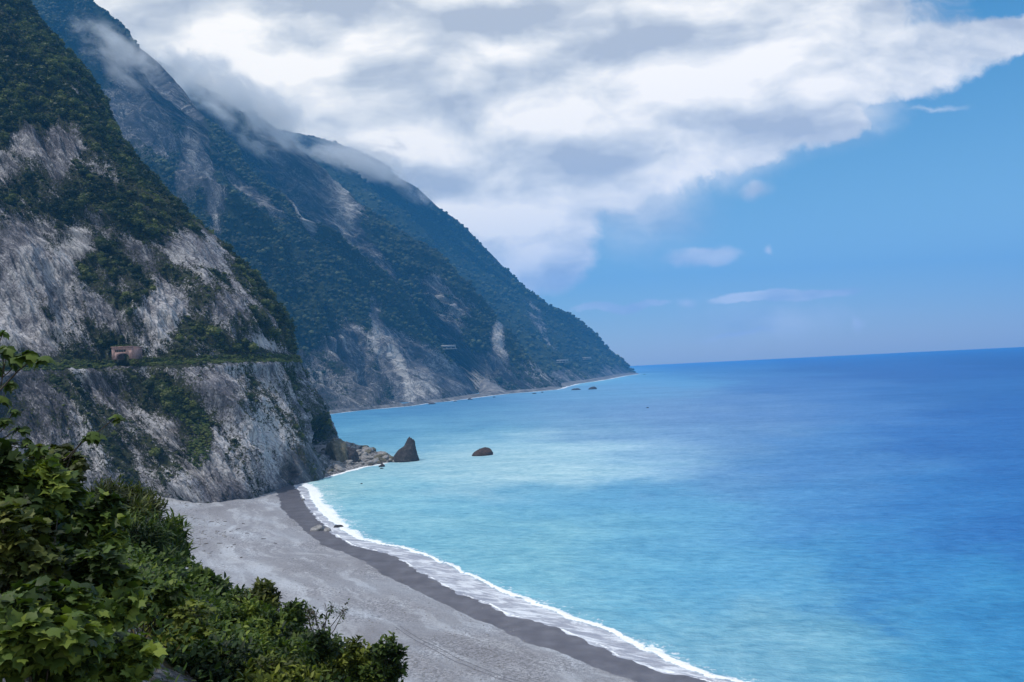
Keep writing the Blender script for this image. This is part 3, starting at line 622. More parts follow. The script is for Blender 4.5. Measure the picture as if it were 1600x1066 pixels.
# ------------------------------------------------------------------ forests (crowns set on the slopes, grown in geometry nodes)
def forest(name, H, n, thr, size, mat, label, seed, leaves=0, prob=None, lift=0.25, kmin=0.55, flat=0.8, cols=None):
    r = np.random.default_rng(seed)
    ok = (H['veg'] > thr) & (H['px'] > -60) & (H['px'] < 1050) & (H['py'] > -40) & (H['P'][..., 2] > 5)
    wgt = H['A'] * ok * sstep(thr - 0.02, thr + 0.22, H['veg'])
    if prob is not None: wgt = wgt * prob(H['px'], H['py'], H['P'])
    wgt = wgt.ravel(); wgt = wgt / wgt.sum()
    idx = r.choice(len(wgt), n, p=wgt)
    Pn = H['P'].reshape(-1, 3)[idx] + r.normal(size=(n, 3)) * size * 0.25; Nn = H['N'].reshape(-1, 3)[idx]; vg = H['veg'].ravel()[idx]
    sc_ = size * (kmin + (1.35 - kmin) * r.random(n) ** 1.6) * (0.55 + 0.45 * sstep(thr, thr + 0.3, vg))
    big = fbm(Pn / (size * 11), 4); tint = np.clip(0.42 + 0.24 * r.normal(size=n) + 1.1 * big, 0, 1)
    Pn = Pn + Nn * (sc_ * lift)[:, None]
    o = mesh_obj(name, Pn, None, None, attrs={'sz': ('FLOAT', sc_), 'tint': ('FLOAT', tint), 'rz': ('FLOAT', r.random(n) * 6.28)})
    ng = bpy.data.node_groups.new(name, 'GeometryNodeTree')
    ng.interface.new_socket('Geometry', in_out='INPUT', socket_type='NodeSocketGeometry')
    ng.interface.new_socket('Geometry', in_out='OUTPUT', socket_type='NodeSocketGeometry')
    t = NT(ng); gi = t.n('NodeGroupInput'); go = t.n('NodeGroupOutput')
    join = t.n('GeometryNodeGeometryToInstance')
    for k in range(4):
        ico = t.n('GeometryNodeMeshIcoSphere', {'Radius': 1.0, 'Subdivisions': 3 if not leaves else 2})
        p = t.n('GeometryNodeInputPosition')
        nz = t.n('ShaderNodeTexNoise', {'Vector': t.vm('ADD', p.outputs[0], (k * 7.3, k * 3.1, seed)), 'Scale': 1.6, 'Detail': 3, 'Roughness': 0.7})
        fac = t.m('ADD', 0.35, t.m('MULTIPLY', nz.outputs[0], 1.15))
        np_ = t.vm('MULTIPLY', t.vm('SCALE', p.outputs[0], scale=fac), (1, 1, flat))
        sp = t.n('GeometryNodeSetPosition', {'Geometry': ico.outputs[0], 'Position': np_})
        geo = sp.outputs[0]
        if leaves:
            dp = t.n('GeometryNodeDistributePointsOnFaces', {'Mesh': geo, 'Density': leaves / 10.0, 'Seed': k})
            leaf = t.n('GeometryNodeMeshCircle', {'Vertices': 4, 'Radius': 0.23}, fill_type='NGON')
            rv = t.n('FunctionNodeRandomValue', {0: (-0.9, -0.9, 0.0), 1: (0.9, 0.9, 6.28), 'Seed': k + 5}, data_type='FLOAT_VECTOR')
            rs = t.n('FunctionNodeRandomValue', {2: 0.5, 3: 1.35, 'Seed': k + 9}, data_type='FLOAT')
            off = t.n('FunctionNodeRandomValue', {0: (-0.18, -0.18, -0.12), 1: (0.18, 0.18, 0.2), 'Seed': k + 15}, data_type='FLOAT_VECTOR')
            dp2 = t.n('GeometryNodeSetPosition', {'Geometry': dp.outputs[0], 'Offset': off.outputs[0]})
            ii = t.n('GeometryNodeInstanceOnPoints', {'Points': dp2.outputs[0], 'Instance': leaf.outputs[0], 'Rotation': rv.outputs[0], 'Scale': rs.outputs[1]})
            rl = t.n('GeometryNodeRealizeInstances', {0: ii.outputs[0]})
            inner = t.n('GeometryNodeTransform', {'Geometry': geo, 'Scale': (0.88, 0.88, 0.85)})
            jj = t.n('GeometryNodeJoinGeometry'); t.L.new(rl.outputs[0], jj.inputs[0]); t.L.new(inner.outputs[0], jj.inputs[0])
            geo = jj.outputs[0]
        ms = t.n('GeometryNodeSetMaterial', {'Geometry': geo, 'Material': mat})
        t.L.new(ms.outputs[0], join.inputs[0])
    sz = t.n('GeometryNodeInputNamedAttribute', {'Name': 'sz'}, data_type='FLOAT'); rz = t.n('GeometryNodeInputNamedAttribute', {'Name': 'rz'}, data_type='FLOAT')
    rot = t.n('ShaderNodeCombineXYZ', {2: rz.outputs['Attribute']})
    iop = t.n('GeometryNodeInstanceOnPoints', {'Points': gi.outputs[0], 'Instance': join.outputs[0], 'Pick Instance': True, 'Scale': sz.outputs['Attribute'], 'Rotation': rot.outputs[0]})
    t.L.new(iop.outputs[0], go.inputs[0])
    md = o.modifiers.new('grow', 'NODES'); md.node_group = ng
    o.data.materials.append(mat)
    return tag(o, label, 'forest', kind='stuff')
noledge = lambda px, py, P: 1.0 - 0.97 * (P[..., 2] > 69) * (P[..., 2] < 79) * (py > 530)
forest('forest', near, 10000, 0.60, 3.2, mat_crown_near, 'dense green forest on the upper near headland', 1, leaves=90, kmin=0.4, prob=noledge)
forest('scrub', near, 24000, 0.44, 1.15, mat_crown_near, 'low scrub clinging to the near marble cliff', 2, leaves=50, kmin=0.35, flat=0.6, prob=lambda px, py, P: (1 - 0.6 * (P[..., 2] > 69) * (P[..., 2] < 79)) * (1 - (np.abs(px - 190) < 26) * (np.abs(py - 555) < 18)))
forest('forest', m2, 36000, 0.46, 5.2, mat_crown_far, 'forest covering the second mountain', 3, kmin=0.25)
forest('forest', m3, 26000, 0.46, 6.2, mat_crown_far, 'forest covering the third mountain', 4, kmin=0.25)
forest('forest', m4, 18000, 0.50, 8.5, mat_crown_far, 'blue hazy forest on the farthest mountain', 5, kmin=0.25)

mat_ledge = leaf_mat('ledge_grass', (0.04, 0.06, 0.015), (0.085, 0.125, 0.03), (0.17, 0.19, 0.06), True)
_v = near['veg'].copy(); _lm = (near['P'][..., 2] > 71.2) & (near['P'][..., 2] < 76.5) & (np.abs(near['px'] - 190) > 12)
nl = dict(near); nl['veg'] = _lm * 1.0
forest('grass', nl, 6500, 0.5, 0.75, mat_ledge, 'bright green grass along the old road ledge', 8, leaves=50, kmin=0.3, flat=0.6)
nl2 = dict(near); nl2['veg'] = np.where(near['P'][..., 2] < 71, sstep(0, .5, ell(near['px'], near['py'], 285, 635, 75, 24, 42)) + sstep(0, .5, ell(near['px'], near['py'], 312, 700, 22, 40, 10)), 0)
forest('grass', nl2, 3500, 0.3, 0.8, mat_ledge, 'bright green growth in the gully below the road ledge', 9, leaves=50, kmin=0.3, flat=0.6)

# ------------------------------------------------------------------ rocks
def rock_material(name, dark, light, warm, sc_=1.0, wetz=1.0):
    m, t = material(name)
    pos = t.n('ShaderNodeNewGeometry').outputs['Position']
    n1 = t.noise(pos, 0.5 * sc_, 7, 0.65, dist=0.5); n2 = t.noise(t.vm('MULTIPLY', pos, (1, 1, 2.5)), 1.6 * sc_, 5, 0.7)
    col = t.ramp(t.m('ADD', t.m('MULTIPLY', n1, 0.6), t.m('MULTIPLY', n2, 0.4)), [(0.36, dark), (0.52, warm), (0.68, light)])
    z = t.n('ShaderNodeSeparateXYZ', {0: pos}).outputs[2]
    wl = t.mr(t.m('ADD', z, t.m('MULTIPLY', n1, 0.8)), wetz + 0.5, wetz - 0.1, 0, 0.75)
    col = t.mix(wl, col, (0.015, 0.016, 0.02))
    bp = t.n('ShaderNodeBump', {'Strength': 1.0, 'Distance': 0.35 / sc_, 'Height': t.m('ADD', n1, t.m('MULTIPLY', n2, 0.7))})
    b = t.n('ShaderNodeBsdfPrincipled', {'Base Color': col, 'Roughness': 0.85, 'Specular IOR Level': 0.3, 'Normal': bp.outputs[0]})
    t.L.new(b.outputs[0], t.n('ShaderNodeOutputMaterial').inputs[0]); return m
mr_dark = rock_material('dark_sea_rock', (0.016, 0.016, 0.021), (0.10, 0.09, 0.095), (0.045, 0.04, 0.042), 1.0, 1.0)
mr_brown = rock_material('brown_sea_rock', (0.025, 0.018, 0.016), (0.12, 0.075, 0.06), (0.065, 0.042, 0.036), 1.0, 0.6)
mr_pale = rock_material('pale_boulder', (0.08, 0.078, 0.082), (0.48, 0.47, 0.48), (0.26, 0.25, 0.245), 1.2, 0.0)
mr_tan = rock_material('tan_rock', (0.045, 0.042, 0.034), (0.27, 0.24, 0.20), (0.12, 0.11, 0.075), 0.6, 1.2)
import bmesh
_ico = {}
def ico(sub):
    if sub not in _ico:
        bm = bmesh.new(); bmesh.ops.create_icosphere(bm, subdivisions=sub, radius=1)
        _ico[sub] = (np.array([v.co[:] for v in bm.verts]), np.array([[v.index for v in f.verts] for f in bm.faces])); bm.free()
    return _ico[sub]
def rock(name, loc, size, mat, seed, label, cat='rock', group=None, sub=4, prof=None, rz=0.0, ang=0.22):
    V, f = ico(sub); r = np.random.default_rng(seed); U = V.copy()
    # facet by random planes, then roughen
    for _ in range(11):
        n_ = r.normal(size=3); n_ /= np.linalg.norm(n_); d = r.uniform(0.62, 0.92); s = U @ n_
        U = U - np.maximum(s - d, 0)[:, None] * n_ * 0.85
    U = U * (1 + ang * fbm(V * 1.3 + seed * 3.1, 5, 0.55))[:, None]
    U = U * (1 + 0.06 * fbm(V * 7 + seed, 2))[:, None]
    if prof is not None: U = prof(U)
    U = U * np.array(size); c, s = math.cos(rz), math.sin(rz)
    U = np.stack([U[:, 0] * c - U[:, 1] * s, U[:, 0] * s + U[:, 1] * c, U[:, 2]], -1)
    o = mesh_obj(name, U, f, mat, smooth=True); o.location = loc
    return tag(o, label, cat, group)
# sea stack: leaning pointed fin on a wide foot
def stack_prof(U):
    x, y, z = U[:, 0], U[:, 1], U[:, 2]
    h = np.clip((z + 0.6) / 1.55, 0, 1)
    prof = np.interp(h, [0, .12, .3, .45, .55, .62, .75, .9, 1.0], [1.0, 0.98, .84, .70, .56, .42, .36, .30, .15])
    cx = np.interp(h, [0, .3, .5, .62, .85, 1], [0.0, 0.04, .16, .34, .42, .40])
    rr_ = np.hypot(x, y) + 1e-6; k = prof * np.minimum(1, 0.35 + rr_) / np.maximum(rr_, 0.35)
    return np.stack([cx + x * k, y * k, h], -1)
p = gnd(632, 722, 0)
rock('sea_stack', (p[0], p[1] + 5, -1.5), (9.6, 7.0, 18.8), mr_dark, 11, 'tall pointed dark rock standing in the water at the end of the boulder spit', 'sea stack', sub=5, prof=stack_prof, ang=0.26)
def dome_prof(U):
    z = U[:, 2]; x = U[:, 0]
    return np.stack([x, U[:, 1], np.where(z > 0, z * (0.72 + 0.28 * np.clip(x + 0.5, 0, 1)), z * 0.5)], -1)
p = gnd(754, 712, 0)
rock('rock', (p[0], p[1] + 2, -0.8), (7.8, 6, 6.9), mr_brown, 12, 'rounded brown rock alone in the turquoise water right of the sea stack', sub=5, prof=dome_prof, ang=0.08)
def searock(px, py, w, h, mat, seed, label, group=None, z=0, d=None, **k):
    p = gnd(px, py, z); y = p[1]; s = y / F
    return rock('rock', (p[0], p[1], z - h * s * 0.15), (w * s / 2, w * s / 2 * 0.8, h * s * 1.1), mat, seed, label, 'rock', group, sub=3, prof=lambda U: np.stack([U[:, 0], U[:, 1], U[:, 2] * 0.9], -1), **k)
searock(926, 608.5, 15, 5.2, mr_dark, 21, 'dark peaked rock in the sea off the far shore, the right one of a pair')
searock(900, 609.5, 16, 3.4, mr_dark, 22, 'flat dark rock in the sea off the far shore, the left one of a pair')
searock(1012, 637.5, 5, 1.6, mr_dark, 23, 'tiny dark rock alone far out in the open bay')
searock(1007, 585.5, 5, 1.2, mr_dark, 24, 'small dark rock just off the tip of the farthest point')
FARL = ['dark rock at the far shore edge, just left of the pale scree fan', 'small dark rock at the far shore edge below the pale scree fan', 'low dark rock at the far shore edge, right of the scree fan', 'tiny rock beside the low one right of the scree fan',
        'long flat dark rock at the far shore, leftmost of them', 'dark rock where the far beach meets the farthest mountain', 'smallest rock at the tip of the beach before the farthest mountain', 'little dark rock between the leftmost far shore rock and the scree fan']
for i, (px, py, w_, h_) in enumerate([(735, 624.5, 10, 2.6), (772, 621, 6, 1.8), (835, 615.5, 8, 2.2), (847, 613.5, 5, 1.5), (675, 631.5, 14, 2.4), (862, 608, 9, 3), (872, 607, 5, 2), (711, 627.5, 6, 1.5)]):
    searock(px, py, w_, h_, mr_dark, 30 + i, FARL[i], 'rocks along the far shore')
# boulders on the near beach
searock(497, 828, 25, 9, mr_pale, 41, 'grey boulder on the wet shingle, the largest one at the water edge', z=0.3)
searock(511, 829, 12, 6, mr_pale, 42, 'smaller grey boulder leaning against the big one at the water edge', z=0.2)
searock(528, 823.5, 17, 4, mr_dark, 43, 'low dark boulder lying in the surf beside the two grey boulders', z=0.0)
searock(597, 729.5, 12, 6, mr_dark, 44, 'dark rock at the outer edge of the boulder spit')
searock(596, 732.5, 7, 2.0, mr_dark, 45, 'little dark rock awash in front of the boulder spit')
searock(565, 756, 4, 1.3, mr_dark, 46, 'tiny rock awash in the pale shallows before the spit')
searock(474, 781, 7, 2.5, mr_pale, 47, 'small flat stone on the wet sand by the surf', z=0.3)
# big rock block at the foot of the headland
p = gnd(540, 728, 1)
rock('rock', (p[0] - 5, p[1] + 12, -1), (9.5, 15, 20), mr_tan, 51, 'tan and green rock block at the foot of the headland beside the dark hollow', sub=5,
     prof=lambda U: np.stack([U[:, 0] - 0.45 * np.clip(U[:, 2], 0, 1), U[:, 1], U[:, 2]], -1), ang=0.3)
p = gnd(548, 726, 1)
rock('rock', (p[0], p[1] + 3, 0), (5.5, 7, 12.5), mr_dark, 52, 'dark upright rock leaning on the tan rock block', sub=5, ang=0.3)

# boulder spit (talus)
tal_top = [(505, 700), (525, 690), (545, 692), (570, 700), (595, 709), (612, 717), (625, 720)]
tal_bot = [(500, 748), (518, 744), (540, 737), (562, 731), (590, 726), (607, 723), (622, 722)]
Tt = np.array([gnd(a, b, 0) for a, b in tal_top]); Tb = np.array([gnd(a, b, 0) for a, b in tal_bot])
Tt[:, 1] = np.minimum(Tt[:, 1], 720)
vv = np.linspace(0, 1, 60); uu = np.linspace(0, 6, 140)
A_ = np.stack([np.interp(uu, range(7), Tb[:, k]) for k in (0, 1)], -1); B_ = np.stack([np.interp(uu, range(7), Tt[:, k]) for k in (0, 1)], -1)
G = A_[None] * (1 - vv)[:, None, None] + B_[None] * vv[:, None, None]
hh_ = np.interp(uu, [0, 1, 2, 4, 5.3, 6], [9, 9.5, 8, 4.0, 1.6, 0.3])[None] * np.sin(np.clip(vv, 0.0, 1) * math.pi)[:, None] ** 0.8 - 0.5
Gp = np.dstack([G, hh_]); Gp[..., 2] += 0.7 * fbm(Gp / 4, 4)
mt, t = material('talus_gravel')
pos = t.n('ShaderNodeNewGeometry').outputs['Position']
vc = t.n('ShaderNodeTexVoronoi', {'Vector': pos, 'Scale': 0.7}); 
col = t.ramp(t.m('ADD', t.m('MULTIPLY', t.noise(pos, 0.6, 6, 0.7), 0.7), t.m('MULTIPLY', t.n('ShaderNodeSeparateColor', {0: vc.outputs['Color']}).outputs[0], 0.3)), [(0.35, (0.06, 0.058, 0.06)), (0.5, (0.18, 0.17, 0.17)), (0.7, (0.36, 0.35, 0.35))])
bp = t.n('ShaderNodeBump', {'Strength': 1.0, 'Distance': 0.6, 'Height': t.m('SUBTRACT', 1.0, vc.outputs['Distance'])})
b = t.n('ShaderNodeBsdfPrincipled', {'Base Color': col, 'Roughness': 0.9, 'Normal': bp.outputs[0]}); t.L.new(b.outputs[0], t.n('ShaderNodeOutputMaterial').inputs[0])
tag(mesh_obj('gravel_bank', Gp.reshape(-1, 3), grid_faces(60, 140), mt, smooth=True), 'gravel bank under the boulder spit', 'gravel bank', kind='structure')
rb = np.random.default_rng(5); protos = []
for i in range(210):
    u_ = rb.uniform(0.1, 5.9); v_ = rb.uniform(0.02, 0.6) ** 0.9
    iu, iv = u_ / 6 * 139, v_ * 59
    q = Gp[int(iv), int(iu)]
    s = 0.9 + 2.8 * rb.random() ** 2.4
    if u_ > 4.5: s *= 0.8
    if i < 9:
        o = rock('boulder', (0, 0, 0), (1, 1, 1), mr_pale if i % 4 else mr_tan, 200 + i, 'pale angular boulder in the spit between the headland and the sea stack', 'boulder', 'boulders of the spit', sub=3, ang=0.3); protos.append(o)
    else:
        o = protos[i % 9].copy(); C.objects.link(o)
    zone = 'beside the tan rock block' if u_ < 2.6 else ('in the middle of the spit' if u_ < 4.4 else 'at the sea stack end of the spit')
    siz = 'large' if s > 2.1 else ('small' if s < 1.3 else 'middling')
    o['label'] = siz + ' pale angular boulder ' + zone; o['group'] = siz + ' boulders ' + zone
    o.location = (q[0], q[1], max(q[2], 0) + s * 0.15); o.rotation_euler = (rb.uniform(-.4, .4), rb.uniform(-.4, .4), rb.uniform(0, 6.28))
    o.scale = (s * rb.uniform(0.9, 1.7), s, s * rb.uniform(0.45, 0.8))

# strip of pale shingle along the foot of the far cliffs
fl = gnd(*np.array([(480,652),(522,646),(560,641.5),(600,638),(640,634.5),(665,630.5),(700,627),(745,621),(790,615.5),(830,612.5),(868,609),(882,605),(900,600),(925,596.5),(950,592.5),(975,587.5),(998,584.3)], float).T)[:, :2]
cum = np.concatenate([[0], np.cumsum(np.linalg.norm(np.diff(fl, axis=0), axis=1))]); q = np.linspace(0, cum[-1], 900)
L_ = np.stack([np.interp(q, cum, fl[:, k]) for k in (0, 1)], -1); T_ = np.gradient(L_, axis=0); T_ /= np.linalg.norm(T_, axis=1)[:, None]; Nn = np.stack([-T_[:, 1], T_[:, 0]], -1)
wd = np.interp(L_[:, 1], [1400, 1600, 1750, 2300, 2600, 5600], [5, 8, 20, 24, 24, 20]); wob = fbm(np.stack([q / 60, q * 0, q * 0], -1), 4) * 9
cols_ = []
for j, (o_, z_) in enumerate([(0, -0.8), (0.2, 1.2), (0.45, 2.6), (0.8, 4.5), (1.3, 7)]):
    pxy = L_ + Nn * (o_ * wd + wob - 4)[:, None]; zz_ = z_ * (1 + 0.3 * fbm(np.stack([q / 25, q * 0 + j, q * 0], -1), 3)) * np.interp(L_[:, 1], [1400, 5600], [.8, 1.8])
    cols_.append(np.concatenate([pxy, zz_[:, None]], 1))
ms_, t = material('far_shingle'); pos = t.n('ShaderNodeNewGeometry').outputs['Position']
col = t.ramp(t.noise(pos, 0.05, 6, 0.7), [(0.4, (0.07, 0.07, 0.075)), (0.55, (0.17, 0.165, 0.165)), (0.7, (0.30, 0.29, 0.29))])
b = t.n('ShaderNodeBsdfPrincipled', {'Base Color': col, 'Roughness': 0.95}); t.L.new(b.outputs[0], t.n('ShaderNodeOutputMaterial').inputs[0])
tag(mesh_obj('far_beach', np.stack(cols_).reshape(-1, 3), grid_faces(5, 900), ms_, smooth=True), 'narrow shingle beach along the far cliffs', 'beach', kind='structure')
# scree fan
def fan(px, py, top, w_, depth, seed, label):
    b0 = gnd(px, py, 0); tp = at(top[0], top[1], b0[1] + depth); n1_, n2_ = 24, 30; r_ = []
    for i in range(n1_):
        k = i / (n1_ - 1); c = b0 * (1 - k) + tp * k; ww = w_ * (1 - k) ** 0.8 + 3
        for j in range(n2_):
            a = (j / (n2_ - 1) - 0.5) * 2; r_.append((c[0] + a * ww, c[1] - 22 * (1 - a * a) * (1 - k) - 14 * (1 - a * a), c[2] - 1 - 10 * a * a * (1 - k)))
    A2 = np.array(r_); A2 += 1.5 * fbm(A2 / 14 + seed, 3)[:, None]
    tag(mesh_obj('scree_slope', A2, grid_faces(n1_, n2_), ms_, smooth=True), label, 'scree', kind='structure')
fan(778, 616, (756, 592), 44, 100, 1, 'pale scree fan at the far cliff foot')

# ------------------------------------------------------------------ old road: tunnel portal on the near ledge, galleries on the far cliffs
mc, t = material('pink_concrete'); pos = t.n('ShaderNodeNewGeometry').outputs['Position']
col = t.ramp(t.noise(pos, 0.9, 6, 0.7), [(0.35, (0.24, 0.15, 0.14)), (0.6, (0.42, 0.27, 0.25)), (0.75, (0.52, 0.38, 0.35))])
b = t.n('ShaderNodeBsdfPrincipled', {'Base Color': col, 'Roughness': 0.9}); t.L.new(b.outputs[0], t.n('ShaderNodeOutputMaterial').inputs[0])
mgal, t = material('grey_concrete'); pos = t.n('ShaderNodeNewGeometry').outputs['Position']
col = t.ramp(t.noise(pos, 0.3, 6, 0.7), [(0.35, (0.20, 0.20, 0.20)), (0.7, (0.42, 0.41, 0.40))])
b = t.n('ShaderNodeBsdfPrincipled', {'Base Color': col, 'Roughness': 0.9}); t.L.new(b.outputs[0], t.n('ShaderNodeOutputMaterial').inputs[0])
def box(x0, x1, y0, y1, z0, z1):
    V = [(x, y, z) for z in (z0, z1) for y in (y0, y1) for x in (x0, x1)]
    return V, [[0, 2, 3, 1], [4, 5, 7, 6], [0, 1, 5, 4], [2, 6, 7, 3], [0, 4, 6, 2], [1, 3, 7, 5]]
def boxes(lst):
    V, f = [], []
    for bx_ in lst:
        v_, g_ = box(*bx_); n0 = len(V); V += v_; f += [[i + n0 for i in k] for k in g_]
    return V, f
pp_ = at(191, 560, adj(440.0)); pc = Vector((pp_[0], pp_[1], 75.4))
portal = empty('tunnel_portal', pc, R(6)); tag(portal, 'pinkish concrete tunnel portal with grass roof on the cliff road ledge', 'tunnel portal')
W2, Hh, Dp = 5.3, 6.3, 15.0
# front wall: panel with an arched mouth and a slot window, extruded 0.7 m
def front_wall():
    bm = bmesh.new(); outer = [(-W2, 0), (W2, 0), (W2, Hh), (-W2, Hh)]
    arch = [(-2.6 + 0.4, 0)] + [(0.4 + 3.2 * -math.cos(a), 1.0 + 1.9 * math.sin(a)) for a in np.linspace(0.0, math.pi, 14)] + [(3.6, 0)]
    arch[0] = (-2.8, 0)
    slot = [(-3.7, 3.7), (1.9, 3.7), (1.9, 5.0), (-3.7, 5.0)]
    xs = sorted({-W2, W2, -3.7, 1.9, *[a[0] for a in arch]}); 
    # columns of quads, split at the openings
    def arch_h(x): 
        c = (x - 0.4) / 3.2
        return 1.0 + 1.9 * math.sqrt(max(0, 1 - c * c)) if abs(c) <= 1 else 0
    V, f = [], []
    xs = sorted(set([round(x, 4) for x in xs] + [-2.8, 3.6]))
    for a, b_ in zip(xs[:-1], xs[1:]):
        if b_ - a < 1e-3: continue
        mid = (a + b_) / 2; la = arch_h(a) if -2.8 <= mid <= 3.6 else 0; lb = arch_h(b_) if -2.8 <= mid <= 3.6 else 0
        segs = [((la, lb), (3.7, 3.7)), ((5.0, 5.0), (Hh, Hh))] if -3.7 <= mid <= 1.9 else [((la, lb), (Hh, Hh))]
        for (z0a, z0b), (z1a, z1b) in segs:
            n0 = len(V)
            for y in (0, 0.7): V += [(a, y, z0a), (b_, y, z0b), (b_, y, z1b), (a, y, z1a)]
            f += [[n0, n0 + 1, n0 + 2, n0 + 3], [n0 + 7, n0 + 6, n0 + 5, n0 + 4], [n0, n0 + 4, n0 + 5, n0 + 1], [n0 + 3, n0 + 2, n0 + 6, n0 + 7]]
            for s0, s1 in ((1, 2), (3, 0)): f.append([n0 + s0, n0 + 4 + s0, n0 + 4 + s1, n0 + s1])
    bm.free(); return V, f
v_, g_ = front_wall(); mesh_obj('front_wall', v_, g_, mc, portal)
v_, g_ = boxes([(-W2 + .003, -W2 + 0.6, 0.703, Dp, 0, Hh), (W2 - 0.6, W2 - .003, 0.703, Dp, 0, Hh)]); mesh_obj('side_wall', v_[:8], g_[:6], mc, portal); mesh_obj('side_wall', v_[8:], g_[:6], mc, portal)
v_, g_ = boxes([(-W2 - 0.35, W2 + 0.35, -0.4, Dp, Hh + .003, Hh + 0.5)]); roof_ = mesh_obj('roof', v_, g_, mc, portal)
for x in (-2.9, -2.0, -1.1, -.2, .7):
    v_, g_ = box(x, x + 0.16, 0.2, 0.5, 3.7, 5.0); mesh_obj('window_bar', v_, g_, mgal, portal)
# turf on the roof
rt = np.random.default_rng(9); n_ = 2600
tp = np.stack([rt.uniform(-W2 - .4, W2 - 1.5, n_), rt.uniform(-.5, Dp, n_), np.full(n_, Hh + 0.45)], -1); hgt = 0.3 + 0.9 * rt.random(n_) * (1 - np.abs(tp[:, 0] + 1) / 7)
d_ = rt.normal(size=(n_, 3)) * 0.35; A3 = tp + d_ * [0.4, 0.4, 0]; B3 = tp - d_ * [0.4, 0.4, 0]; C3 = tp + d_ + np.stack([0 * hgt, 0 * hgt, hgt], -1); C3[:, 2] = np.maximum(C3[:, 2], Hh + .5)
mat_grass = leaf_mat('grass_blades', (0.03, 0.045, 0.012), (0.065, 0.09, 0.025), (0.13, 0.14, 0.045))
o = mesh_obj('turf', np.stack([A3, B3, C3], 1).reshape(-1, 3), np.arange(n_ * 3).reshape(-1, 3), mat_grass, roof_, attrs={'tint': ('FLOAT', np.repeat(rt.random(n_), 3))}); o['kind'] = 'stuff'
def gallery(px, py, y, L, h, ang, label, slope=0.0, d=9):
    p = at(px, py, y); g = empty('road_gallery', p, R(ang)); tag(g, label, 'road gallery')
    v_, g_ = boxes([(-L / 2, L / 2, -d, d, h * 0.45, h)]); r_ = mesh_obj('roof', v_, g_, mgal, g)
    n_ = max(3, int(L / 9)); v_, g_ = boxes([(-L / 2 + i * (L - 1.5) / (n_ - 1), -L / 2 + 1.5 + i * (L - 1.5) / (n_ - 1), -d + .3, -d + 1.8, 0, h * 0.45 - .003) for i in range(n_)]); 
    for q_ in range(n_): mesh_obj('post', v_[q_ * 8:q_ * 8 + 8], g_[:6], mgal, g)
    v_, g_ = boxes([(-L / 2 - 3, L / 2 + 3, -d - 1, d, -1.6, -0.003)]); mesh_obj('road_deck', v_, g_, mgal, g)

def surf(H, px, py):
    d = (H['px'] - px) ** 2 + (H['py'] - py) ** 2; c = np.where(d < 9, H['P'][..., 1], 1e9); c = np.where(c > 1e8, 1e8 + d, c)
    i = np.unravel_index(np.argmin(c), c.shape); return H['P'][i], H['px'][i], H['py'][i]
for H_, a_, b_, L_g, h_g, an_, lab_ in ((m2, 699, 545, 40, 9, 35, 'pale concrete road gallery high on the dark cliff, nearest of the three'), (m4, 879, 566, 42, 9, 40, 'pale road gallery low on the farthest mountain, above the shore rocks'),
                                 (m4, 917, 561, 36, 8, 40, 'small pale road gallery nearest to the far point')):
    q_, _, _ = surf(H_, a_, b_); gallery(a_, b_, q_[1] - 6, L_g, h_g, an_, lab_)
# old road line cut across the far cliffs
def road_line(H, zl, x0, x1, w_):
    rows = np.argmin(np.abs(np.median(H['P'][..., 2], axis=1) - zl)); Pq = H['P'][rows]; pq = H['px'][rows]; k = np.where((pq > x0) & (pq < x1))[0]
    k = k[:np.argmax(pq[k]) + 1]; Q = Pq[k]; Q = np.stack([np.convolve(np.pad(Q[:, c], 20, 'edge'), np.ones(41) / 41, 'valid') for c in range(3)], -1); Q[:, 2] = zl
    Nn_ = H['N'][rows][k]; hN = Nn_[:, :2] / (np.linalg.norm(Nn_[:, :2], axis=1)[:, None] + 1e-9)
    pr = []
    for o_, z_ in ((-12, 0), (w_, 0.2), (w_ + .5, -3.5), (-12, -9)): pr.append(np.concatenate([Q[:, :2] + hN * o_, Q[:, 2:] + z_], 1))
    tag(mesh_obj('cliff_road', np.stack(pr).reshape(-1, 3), grid_faces(4, len(k)), mr_dark), 'old road cut into the far cliff face', 'road', kind='structure')
road_line(m2, 126, 575, 665, 4); road_line(m3, 135, 735, 812, 5)

# ------------------------------------------------------------------ tyre tracks and driftwood on the beach
def bz(x, y):
    z_, _ = beach_z(np.atleast_1d(np.asarray(x, float)), np.atleast_1d(np.asarray(y, float))); return z_
mtk, t = material('pressed_gravel'); pos = t.n('ShaderNodeNewGeometry').outputs['Position']
col = t.ramp(t.noise(pos, 2.5, 5, 0.8), [(0.35, (0.09, 0.09, 0.105)), (0.7, (0.27, 0.27, 0.31))])
b = t.n('ShaderNodeBsdfPrincipled', {'Base Color': col, 'Roughness': 0.95}); t.L.new(b.outputs[0], t.n('ShaderNodeOutputMaterial').inputs[0])
def track(pl, w_=0.22):
    g = gnd(*np.array(pl, float).T, z=2.6)[:, :2]; cu = np.concatenate([[0], np.cumsum(np.linalg.norm(np.diff(g, axis=0), axis=1))]); q = np.arange(0, cu[-1], 0.5)
    L2 = np.stack([np.interp(q, cu, g[:, k]) for k in (0, 1)], -1); T2 = np.gradient(L2, axis=0); T2 /= np.linalg.norm(T2, axis=1)[:, None]; N2 = np.stack([-T2[:, 1], T2[:, 0]], -1)
    j = (1 + 0.9 * fbm(np.stack([q / 1.5, q * 0, q * 0], -1), 3)) * w_ / 2
    rws = []
    for s in (-1, 1):
        xy = L2 + N2 * (s * j)[:, None]; rws.append(np.concatenate([xy, (bz(xy[:, 0], xy[:, 1]) + 0.05)[:, None]], 1))
    tag(mesh_obj('wheel_track', np.stack(rws).reshape(-1, 3), grid_faces(2, len(q)), mtk), 'thin wheel track pressed into the shingle', 'wheel track', kind='structure')
